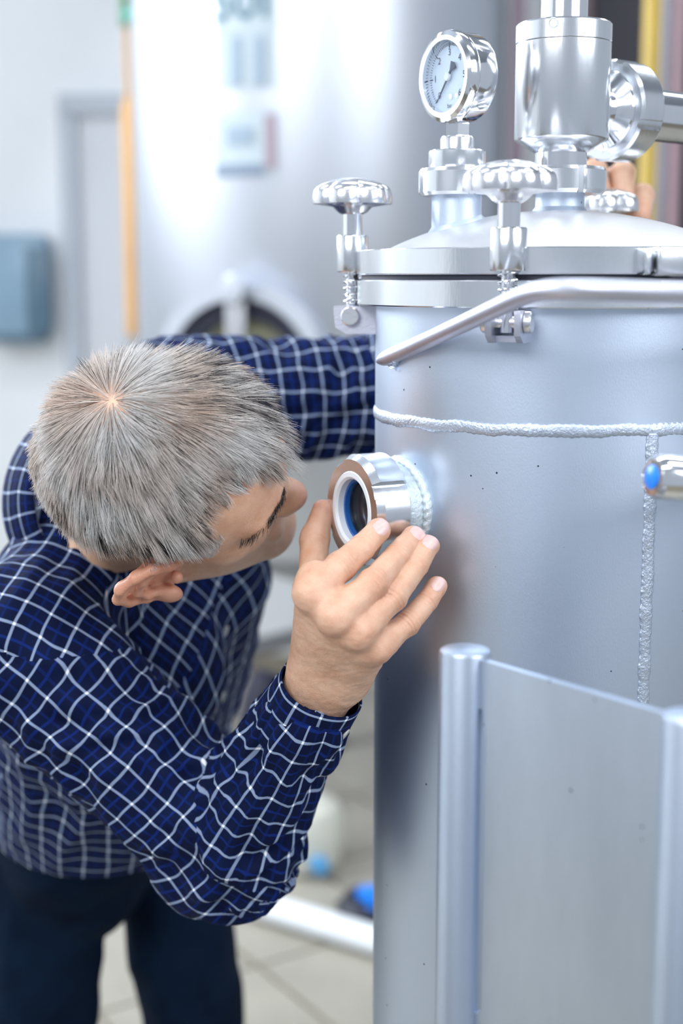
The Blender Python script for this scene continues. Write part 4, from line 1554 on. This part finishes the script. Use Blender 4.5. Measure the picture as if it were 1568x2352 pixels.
# fingernails
def nail(tip, dip, r, wid, lng, name='fingernail'):
    axd = (tip - dip) / np.linalg.norm(tip - dip)
    c = tip - axd * 0.0012
    vd = np.array([0, 0, CZ]) - c
    vd = vd - axd * vd.dot(axd)
    vd /= np.linalg.norm(vd)
    sd_ = np.cross(axd, vd)
    from mathutils.bvhtree import BVHTree
    global HBVH
    if 'HBVH' not in globals():
        HBVH = BVHTree.FromPolygons(handV.tolist(), handQ.tolist())
    V, F = [], []
    NU, NV = 11, 10
    for j in range(NV):
        tj = j / (NV - 1)
        for i in range(NU):
            ti = i / (NU - 1) * 2 - 1
            w_ = wid * (0.80 + 0.28 * math.sin(math.pi * min(1, tj * 0.62 + 0.18)))
            if j == 0:
                w_ *= 0.72
            a_ = ti * w_ / r
            ln_ = (tj - 0.5) * lng + (0.0016 * (1 - ti * ti) if tj > 0.9 else (-0.0016 * (1 - ti * ti) if tj < 0.1 else 0))
            rr2 = r * 1.045 - 0.0010 * (max(0, abs(tj - 0.45) - 0.35) / 0.2) ** 2
            q0 = c + axd * ln_ + sd_ * (ti * w_)
            hit = HBVH.ray_cast(Vector(q0 + vd * 0.02), Vector(-vd), 0.04)[0]
            hh_ = (np.array(hit) - q0).dot(vd) if hit is not None else 0.0
            edge = max(abs(ti) ** 6, abs(2 * tj - 1) ** 8)
            V.append(q0 + vd * (max(hh_, r * 0.35) + 0.0008 - 0.0007 * edge))
    for j in range(NV - 1):
        for i in range(NU - 1):
            F.append((j * NU + i, j * NU + i + 1, (j + 1) * NU + i + 1, (j + 1) * NU + i))
    return mesh_obj(name, np.array(V), F, M['nail'], body, 0)


for k, v in fpts.items():
    nail(v[3], v[2], RAD[k][3] * 1.06, 0.0058 if k != 'little' else 0.0048, 0.0128 if k != 'little' else 0.0110)
for s_ in (-1, 1):
    eo = MB().lathe([(0.0, -0.0118), (0.006, -0.0102), (0.0105, -0.0055), (0.0118, 0), (0.0105, 0.0055), (0.006, 0.0102), (0, 0.0118)], h2w((0.0795, s_ * 0.033, 0.006)), hf, 24).obj('eye', M['eye'], body)

# ------------------------------------------------------------------ hair strands
def strand_mesh(name, roots, dirs0, dirs1, lens, width, cols, parent, nseg=4):
    """each strand a tapering three-sided prism bending from dirs0 to dirs1"""
    n = len(roots)
    pts = [roots]
    p = roots.copy()
    for j in range(nseg):
        t = (j + 0.5) / nseg
        d = dirs0 * (1 - t)[:, None] if not np.isscalar(t) else dirs0 * (1 - t) + dirs1 * t
        d = d / np.linalg.norm(d, axis=1)[:, None]
        p = p + d * (lens / nseg)[:, None]
        pts.append(p)
    pts = np.stack(pts, 1)
    tan = dirs0 + dirs1
    tan /= np.linalg.norm(tan, axis=1)[:, None]
    ref = rng.normal(size=(n, 3))
    a = np.cross(tan, ref)
    a /= np.linalg.norm(a, axis=1)[:, None]
    b = np.cross(tan, a)
    V = np.zeros((n, nseg + 1, 3, 3))
    for j in range(nseg + 1):
        w = width * (1.0 if j < nseg - 1 else (0.75 if j == nseg - 1 else 0.25))
        for q in range(3):
            an = q * 2 * math.pi / 3
            V[:, j, q] = pts[:, j] + (a * math.cos(an) + b * math.sin(an)) * (w if np.isscalar(w) else w[:, None])
    base = (np.arange(n) * (nseg + 1) * 3)[:, None, None]
    jj = np.arange(nseg)[None, :, None] * 3
    qq = np.arange(3)[None, None, :]
    q2 = (qq + 1) % 3
    Q = np.stack([base + jj + qq, base + jj + q2, base + jj + 3 + q2, base + jj + 3 + qq], -1).reshape(-1, 4)
    C = np.repeat(cols, (nseg + 1) * 3, axis=0)
    return fast_mesh(name, V.reshape(-1, 3), Q, M['hair'], parent, attrs={'haircol': C})


def hair_mask(p):
    x, y, z = p[:, 0], p[:, 1], p[:, 2]
    xs = [-0.13, -0.075, -0.050, -0.038, 0.000, 0.014, 0.022, 0.046, 0.055, 0.060, 0.072, 0.090, 0.12]
    zs = [-0.072, -0.072, -0.058, -0.012, 0.036, 0.038, 0.006, 0.010, 0.035, 0.058, 0.082, 0.100, 0.12]
    zh = np.interp(x, xs, zs)
    # the middle of the forehead: hair comes further forward
    mid = np.exp(-(y / 0.030) ** 2)
    zh = zh - mid * 0.020 * (x > 0.05)
    zh = zh + 0.006 * perlin(p * 60)
    temple = (x > 0.040 + 0.25 * np.abs(z - 0.070)) & (z > 0.056) & (z < 0.092 + 0.004 * perlin(p * 80)) & (np.abs(y) > 0.026)
    return (z > zh) & ~temple


fc = headV[headQ].mean(1)
e1, e2 = headV[headQ[:, 2]] - headV[headQ[:, 0]], headV[headQ[:, 3]] - headV[headQ[:, 1]]
fn = np.cross(e1, e2)
fa = np.linalg.norm(fn, axis=1)
fnn = vnormals(headV, headQ)
ok = hair_mask(fc) & ~((np.abs(fc[:, 1]) > 0.071) & (fc[:, 2] < 0.044) & (fc[:, 0] > -0.042) & (fc[:, 0] < 0.024))
WH = HM @ np.array((-0.020, -0.060, 0.056)) + np.array((0, 0, 0.045))
pick = np.where(ok)[0]
NS = 38000
dens = fa[pick].copy()
dw = np.linalg.norm(fc[pick] - WH, axis=1)
dens *= np.clip(0.85 + dw / 0.08, 0.85, 1.15)
ch = rng.choice(pick, NS, p=dens / dens.sum())
uvw = rng.random((NS, 2))
a_, b_, c_, d_ = [headV[headQ[ch, i]] for i in range(4)]
roots = (a_ * (1 - uvw[:, :1]) + b_ * uvw[:, :1]) * (1 - uvw[:, 1:]) + (d_ * (1 - uvw[:, :1]) + c_ * uvw[:, :1]) * uvw[:, 1:]
nr_ = fnn[headQ[ch]].mean(1)
nr_ /= np.linalg.norm(nr_, axis=1)[:, None]
NCL = 1500
cl = roots[rng.choice(NS, NCL, replace=False)]


def nearest(p, c):
    out = np.zeros(len(p), int)
    for i in range(0, len(p), 4000):
        q = p[i:i + 4000]
        out[i:i + 4000] = ((q ** 2).sum(1)[:, None] - 2 * q @ c.T + (c ** 2).sum(1)[None]).argmin(1)
    return out


ci = nearest(roots, cl)
flow = roots - WH
flow[:, 0] += 0.010
top = np.clip((roots[:, 2] - 0.042) / 0.035, 0, 1)
side = 1 - top
flow = flow / np.linalg.norm(flow, axis=1)[:, None]
# towards the sides hair falls down and slightly forward
flow = flow + side[:, None] * np.array((0.15, 0, -0.9)) + top[:, None] * np.array((0.22, -0.20, 0.0))
flow = flow - nr_ * (flow * nr_).sum(1)[:, None]
flow /= np.maximum(np.linalg.norm(flow, axis=1), 1e-6)[:, None]
jit = rng.normal(size=(NS, 3)) * (0.10 + 0.12 * side)[:, None]
clj = rng.normal(size=(NCL, 3))[ci] * 0.16
back = np.clip((-0.055 - roots[:, 0]) / 0.03, 0, 1)
lens = 0.0075 + 0.026 * top * (1 - 0.80 * back) + 0.004 * rng.random(NS)
front = np.clip((roots[:, 0] - 0.03) / 0.04, 0, 1) * top
lens += 0.008 * front * (roots[:, 1] > -0.005)
lens *= 1 - 0.60 * np.clip((-roots[:, 1] - 0.012) / 0.02, 0, 1) * np.clip((roots[:, 0] - 0.025) / 0.03, 0, 1)
zlow = np.clip((roots[:, 2] - np.interp(roots[:, 0], [-0.1, -0.05, 0.0, 0.03], [-0.08, -0.07, 0.02, 0.0])) / 0.03, 0.25, 1)
lens *= zlow
nearear = np.clip((np.abs(roots[:, 1]) - 0.055) / 0.012, 0, 1) * np.clip((0.075 - roots[:, 2]) / 0.03, 0, 1) * (roots[:, 0] > -0.055) * (roots[:, 0] < 0.035)
lens *= 1 - 0.60 * nearear
lift0 = 0.42 + 0.50 * side
lift1 = 0.02 + 0.38 * side
toward = (cl[ci] + flow * lens[:, None] * 0.9) - (roots + flow * lens[:, None])
d0 = flow + nr_ * lift0[:, None] + jit * 0.6 + clj * 0.5
d1 = flow + nr_ * lift1[:, None] + jit * 0.7 + clj + toward / lens[:, None] * 0.40 * top[:, None]
cv = rng.random(NCL)[ci]
dark = np.clip(0.17 + 2.2 * (cv - 0.62) + 0.7 * perlin(roots * 26), 0.04, 0.85)
band = np.exp(-((roots[:, 2] - 0.080) / 0.022) ** 2)
dark = dark * (0.30 + 0.95 * band)
fr2 = np.exp(-((roots[:, 1] - 0.05) / 0.03) ** 2) * np.clip((roots[:, 0] - 0.0) / 0.06, 0, 1)
dark = np.clip(dark + 0.35 * fr2, 0, 1)
lowband = np.clip(np.clip((0.070 - roots[:, 2]) / 0.022, 0, 1) + 0.9 * back, 0, 1)
dark = dark * (1 - 0.95 * lowband)
rnd = rng.random(NS)
isdark = (rnd < dark)
lightc = np.array((0.99, 0.98, 0.97)) * (0.72 + 0.3 * rng.random(NS))[:, None]
warm = top * np.clip(0.5 + perlin(roots * 25), 0, 1)
lightc = lightc * (1 - warm[:, None] * np.array((0.08, 0.20, 0.28)))
darkc = np.array((0.085, 0.080, 0.080)) * (0.6 + 1.2 * rng.random(NS))[:, None]
cols = np.where(isdark[:, None], darkc, lightc)
nrm1 = lambda v: v / np.linalg.norm(v, axis=1)[:, None]
hw = (0.00013 + 0.00011 * rng.random(NS))
hr = strand_mesh('hair', h2w(roots), nrm1(d0) @ HM, nrm1(d1) @ HM, lens, hw, cols, person, 4)
hr['kind'] = 'stuff'
hr['label'] = 'short grey and white hair'
# eyebrows
bp_ = []
for s_ in (-1, 1):
    t_ = rng.random(300)
    bx = np.interp(t_, [0, 0.5, 1], [0.099, 0.094, 0.070])
    by = s_ * np.interp(t_, [0, 0.5, 1], [0.012, 0.032, 0.056])
    bz_ = np.interp(t_, [0, 0.5, 1], [0.027, 0.032, 0.026]) + rng.normal(size=300) * 0.0012
    bp_.append(np.stack([bx, by, bz_, t_ * 0 + s_], 1))
bp_ = np.concatenate(bp_)
nb_ = nearest(bp_[:, :3], headV)
br_ = headV[nb_]
bn = fnn[nb_]
bd = np.stack([-0.35 + 0 * br_[:, 0], bp_[:, 3] * 0.9, 0.25 + 0 * br_[:, 0]], 1) + rng.normal(size=(len(br_), 3)) * 0.2
bc = np.where(rng.random(len(br_))[:, None] < 0.75, np.array((0.045, 0.038, 0.035)), np.array((0.35, 0.33, 0.31)))
eb_ = strand_mesh('eyebrows', h2w(br_), nrm1(bd + bn * 0.6) @ HM, nrm1(bd + bn * 0.1) @ HM, 0.007 + 0.003 * rng.random(len(br_)), 0.00016 + 0 * br_[:, 0], bc, person, 3)
eb_['kind'] = 'stuff'
eb_['label'] = 'dark eyebrows'

# ------------------------------------------------------------------ shirt (one continuous cloth surface)
def zcut(px, py, Y):
    return P(px, py, Y)[2]


ZHEM = zcut(180, 1960, 1.60)
CUF = RWR - fdir * 0.022              # where the cuff ends
allp = np.array([RSH, LSH, REL, LEL, LWR, NB, HPC, CUF])
sh = Field(allp.min(0) - 0.22, allp.max(0) + 0.16, 0.0042)
for s_ in (-1, 1):
    sh.cap(HPC - spd * 0.12 + lat2 * s_ * 0.065 + fwd * 0.015, CH + lat2 * s_ * 0.085 + fwd * 0.05, 0.122, 0.120, k=0.06)
sh.cap(RSH + lat * 0.03 - spd * 0.02, NB - spd * 0.035, 0.072, 0.062, k=0.05)
sh.cap(LSH - lat * 0.03 - spd * 0.02, NB - spd * 0.035, 0.072, 0.062, k=0.05)
AR = [RSH, REL, CUF - fdir * 0.035]
ARr = (0.078, 0.057, 0.040)
AL = [LSH, LEL, LWR - ldir * 0.04]
ALr = (0.076, 0.064, 0.042)
sh.chain(AR, ARr, k=0.022)
# elbow bagging
sh.ell(REL - fdir * 0.01 + np.array([0.0, 0, -0.012]), (0.055, 0.05, 0.05), k=0.03)
sh.chain(AL, ALr, k=0.022)
sh.cut_below(ZHEM)
sV, sQ = sh.mesh(3)


def seg_param(p, a, b):
    v = b - a
    L = np.linalg.norm(v)
    t = np.clip((p - a) @ v / L ** 2, 0, 1)
    return t, np.linalg.norm(p - (a + np.outer(t, v)), axis=1)


def bones(p):
    """0 torso, 1/2 right upper/fore, 3/4 left upper/fore; scaled distance"""
    D = []
    a, b = HPC - spd * 0.1, NB - spd * 0.03
    rel = p - a
    s_ = rel @ spd
    x = rel @ lat2
    D.append(np.sqrt((np.maximum(0, np.abs(x) - 0.13)) ** 2 + (rel @ fwd) ** 2) / 0.11)
    for ch_, rr_ in ((AR, ARr), (AL, ALr)):
        for i in (0, 1):
            t, d = seg_param(p, ch_[i], ch_[i + 1])
            D.append(d / (rr_[i] + (rr_[i + 1] - rr_[i]) * t))
    return np.stack(D, 1)


def frame_for(b):
    if b == 0:
        return HPC, spd, fwd, lat2
    a, c = {1: (AR[0], AR[1]), 2: (AR[1], AR[2]), 3: (AL[0], AL[1]), 4: (AL[1], AL[2])}[b]
    d = (c - a) / np.linalg.norm(c - a)
    ref = np.array([0.1, -1.0, 0.35])
    x = ref - d * ref.dot(d)
    x /= np.linalg.norm(x)
    return a, d, x, np.cross(d, x)


OFFU = {0: 0.0, 1: 0.0, 2: np.linalg.norm(AR[1] - AR[0]), 3: 0.0, 4: np.linalg.norm(AL[1] - AL[0])}
OFFU[5] = 0.0
VR = {5: 0.155, 0: 0.155, 1: 0.0620, 2: 0.0520, 3: 0.066, 4: 0.058}


def uv_of(p, b):
    if b == 5:
        r = p - NB
        return r @ lat2, (r @ fwd) / 0.155
    o, d, x, y = frame_for(b)
    r = p - o
    u = r @ d + OFFU[b]
    if b == 0:
        an = np.arctan2(r @ y * 0.75, r @ x)
    else:
        an = np.arctan2(r @ y, r @ x)
    return u, an


# --- folds: displacement in cloth coordinates, smoothed over the seams
D = bones(sV)
bone = D.argmin(1)
bone = np.where((D[:, 0] < 1.0) & (D[:, 0] < D[:, 1:].min(1) * 1.25), 0, bone)
snrm = vnormals(sV, sQ)
fold = np.zeros(len(sV))


def ridged(p):
    return 1 - np.abs(perlin(p)) * 2.2


for b in range(5):
    m_ = bone == b
    if not m_.any():
        continue
    u, an = uv_of(sV[m_], b)
    v = an * VR[b]
    ca, sa = np.cos(an), np.sin(an)
    warp = 0.35 * perlin(np.stack([u * 14, ca * 1.3, sa * 1.3 + b], 1))
    if b == 0:
        q = ridged(np.stack([u * 5 + v * 7 + warp, v * 11 - u * 4, u * 0 + 3.1], 1)) * 0.009 + ridged(np.stack([u * 16 + warp, v * 9 + u * 9, u * 0 + 9.1], 1)) * 0.004
    else:
        # twisted folds running round the sleeve, stronger near the elbow
        ue = OFFU[2] if b in (1, 2) else OFFU[4]
        g = np.exp(-((u - ue) / 0.075) ** 2)
        tw = u * 26 + ca * 1.1 * (1 if b < 3 else -1) + sa * 0.9 + warp * 2.4
        q = ridged(np.stack([tw, ca * 1.0 + 5 * b, sa * 1.0], 1)) * (0.0068 + 0.0075 * g)
        q += ridged(np.stack([u * 9 + sa * 1.8 + warp, ca * 1.7 + 3, sa * 1.7 + b], 1)) * 0.0065
        q += perlin(np.stack([u * 60, v * 55, u * 0 + b], 1)) * 0.0012
    fold[m_] = q
fold = lap(fold, sQ, 3)
fold -= fold.mean()
zt_ = np.clip((sV[:, 2] - ZHEM) / 0.03, 0, 1)
sV2 = sV + snrm * (fold * zt_)[:, None]
# --- uv per face corner
fcen = sV[sQ].mean(1)
DF = bones(fcen)
fb = DF.argmin(1)
fb = np.where((DF[:, 0] < 1.0) & (DF[:, 0] < DF[:, 1:].min(1) * 1.25), 0, fb)
fnrm = snrm[sQ].mean(1)
fb = np.where((fb == 0) & (fnrm @ spd > 0.62), 5, fb)
uvs = np.zeros((len(sQ), 4, 2))
for b in range(6):
    m_ = fb == b
    if not m_.any():
        continue
    uc, ac = uv_of(fcen[m_], b)
    for i in range(4):
        vi = sQ[m_, i]
        u, an = uv_of(sV[vi], b)
        if b != 5:
            an = ac + (an - ac + math.pi) % (2 * math.pi) - math.pi
        # cloth drags along its folds
        uvs[m_, i, 0] = u + fold[vi] * 0.55 + 0.003 * b
        uvs[m_, i, 1] = an * VR[b] + fold[vi] * 0.35
shirt = fast_mesh('shirt', sV2, sQ, M['plaid'], person, uv=uvs.reshape(-1, 2))
shirt['label'] = 'navy plaid shirt with thin white checks'


def cloth_band(rings, name, parent, u0=0.0, vscale=0.04, closed=True):
    """open band from rings of points with cloth uv; has thickness"""
    n, m = len(rings), len(rings[0])
    V = np.concatenate(rings)
    Q, UV = [], []
    us = [u0]
    for j in range(1, n):
        us.append(us[-1] + np.linalg.norm(rings[j] - rings[j - 1], axis=1).mean())
    for j in range(n - 1):
        for i in range(m if closed else m - 1):
            i2 = (i + 1) % m
            Q.append((j * m + i, j * m + i2, (j + 1) * m + i2, (j + 1) * m + i))
            a0, a1 = i / m * 2 * math.pi * vscale, (i + 1) / m * 2 * math.pi * vscale
            UV += [(us[j], a0), (us[j], a1), (us[j + 1], a1), (us[j + 1], a0)]
    o = fast_mesh(name, V, np.array(Q), M['plaid'], parent, uv=np.array(UV))
    md = o.modifiers.new('thick', 'SOLIDIFY')
    md.thickness = 0.0016
    md.offset = 0.0
    return o


# cuff of the right sleeve
thc = np.linspace(0, 2 * math.pi, 56, endpoint=False)
cy_ = np.cross(fdir, across)
rings = []
for j in range(11):
    s_ = -0.062 + 0.062 * j / 10
    c0_ = CUF + fdir * s_ + fdir * 0.004
    k_ = 1.0 + 0.10 * (1 - j / 10)
    ra, rb = 0.0365 * k_, 0.0330 * k_
    wv_ = 1 + 0.03 * np.sin(thc * 3 + j * 0.25)
    rings.append(c0_ + np.outer(ra * np.cos(thc) * wv_, across) + np.outer(rb * np.sin(thc) * wv_, cy_))
cuff = cloth_band(rings, 'cuff', shirt, 0.0, 0.036)
bt_ = P(797, 1690, 1.16)
rel = bt_ - CUF
s_ = rel @ fdir
an = math.atan2((rel @ cy_) / 0.034, (rel @ across) / 0.037)
nb2 = across * math.cos(an) * 0.9 + cy_ * math.sin(an)
nb2 /= np.linalg.norm(nb2)
if nb2[1] > 0:
    nb2 = np.array([nb2[0], -abs(nb2[1]), nb2[2]])
pb = CUF + fdir * s_ + across * math.cos(an) * 0.0385 + cy_ * math.sin(an) * 0.035
MB().lathe([(0.0, -0.001), (0.0052, -0.001), (0.0056, 0.0005), (0.005, 0.0016), (0.0038, 0.0012), (0.0, 0.001)], pb, nb2, 20).obj('button', M['button'], cuff)
# collar
nax = h2w((-0.055, 0, -0.03)) - NB
nax /= np.linalg.norm(nax)
cx_ = lat - nax * lat.dot(nax)
cx_ /= np.linalg.norm(cx_)
cyy = np.cross(nax, cx_)
rings = []
for (r, h) in ((0.076, -0.012), (0.076, 0.004), (0.076, 0.016), (0.077, 0.024), (0.081, 0.027), (0.086, 0.023), (0.094, 0.010), (0.103, -0.010), (0.110, -0.028)):
    wv_ = 1 + 0.03 * np.sin(thc * 2 + 0.7)
    r *= 0.90
    rings.append(NB + nax * (h * 0.9 + 0.046) + np.outer(r * np.cos(thc) * wv_, cx_) + np.outer(r * 0.98 * np.sin(thc) * wv_, cyy))
cloth_band(rings, 'collar', shirt, 0.004, 0.085)
# front placket buttons
for t in (0.12, 0.24, 0.36):
    s0_ = NB - spd * t
    # march out along the chest direction to the cloth
    cand = sV2 - s0_
    rad = np.linalg.norm(cand - np.outer(cand @ fwd, fwd), axis=1)
    near = np.where((rad < 0.02) & (cand @ fwd > 0))[0]
    if len(near):
        ii = near[(cand[near] @ fwd).argmax()]
        MB().lathe([(0.0, -0.001), (0.0056, -0.001), (0.006, 0.0005), (0.0054, 0.0018), (0.0, 0.0012)], sV2[ii], fwd, 18).obj('button', M['button'], shirt)

# ------------------------------------------------------------------ jeans and shoes
ja = np.array([RAN, LAN, RHJ, LHJ, HPC])
jn = Field(ja.min(0) - np.array((0.2, 0.2, 0.09)), ja.max(0) + 0.2, 0.0075)
for s_ in (-1, 1):
    jn.cap(HPC + lat2 * s_ * 0.06 - spd * 0.01, HPC + lat2 * s_ * 0.06 + spd * 0.07, 0.092, 0.092, k=0.03)
jn.cap(RHJ, LHJ, 0.085, 0.080, k=0.03)
jn.chain([RHJ, RKN, RAN], (0.082, 0.070, 0.055), k=0.012)
jn.chain([LHJ, LKN, LAN], (0.080, 0.068, 0.055), k=0.012)
jn.cut_below(0.06)
jV, jQ = jn.mesh(2)
jnrm = vnormals(jV, jQ)
jV = jV + jnrm * (0.007 * ridged(jV * np.array((9, 9, 5))) + 0.004 * perlin(jV * 22))[:, None]
jeans = fast_mesh('jeans', jV, jQ, M['denim'], person)
jeans['label'] = 'dark blue jeans'
for an_ in (RAN, LAN):
    sf = Field(an_ + np.array((-0.12, -0.12, -0.10)), an_ + np.array((0.24, 0.12, 0.06)), 0.006)
    b_ = np.array([an_[0], an_[1], 0.0])
    sf.cap(b_ + (-0.045, 0, 0.045), b_ + (0.06, -0.01, 0.04), 0.042, 0.042, k=0.02)
    sf.cap(b_ + (0.05, -0.01, 0.038), b_ + (0.16, -0.03, 0.03), 0.044, 0.036, k=0.02)
    sf.cap(b_ + (-0.02, 0, 0.05), b_ + (-0.02, 0, 0.11), 0.042, 0.045, k=0.02)
    sf.cut_below(0.001)
    V_, Q_ = sf.mesh(1)
    fast_mesh('shoe', V_, Q_, M['shoe'], person)
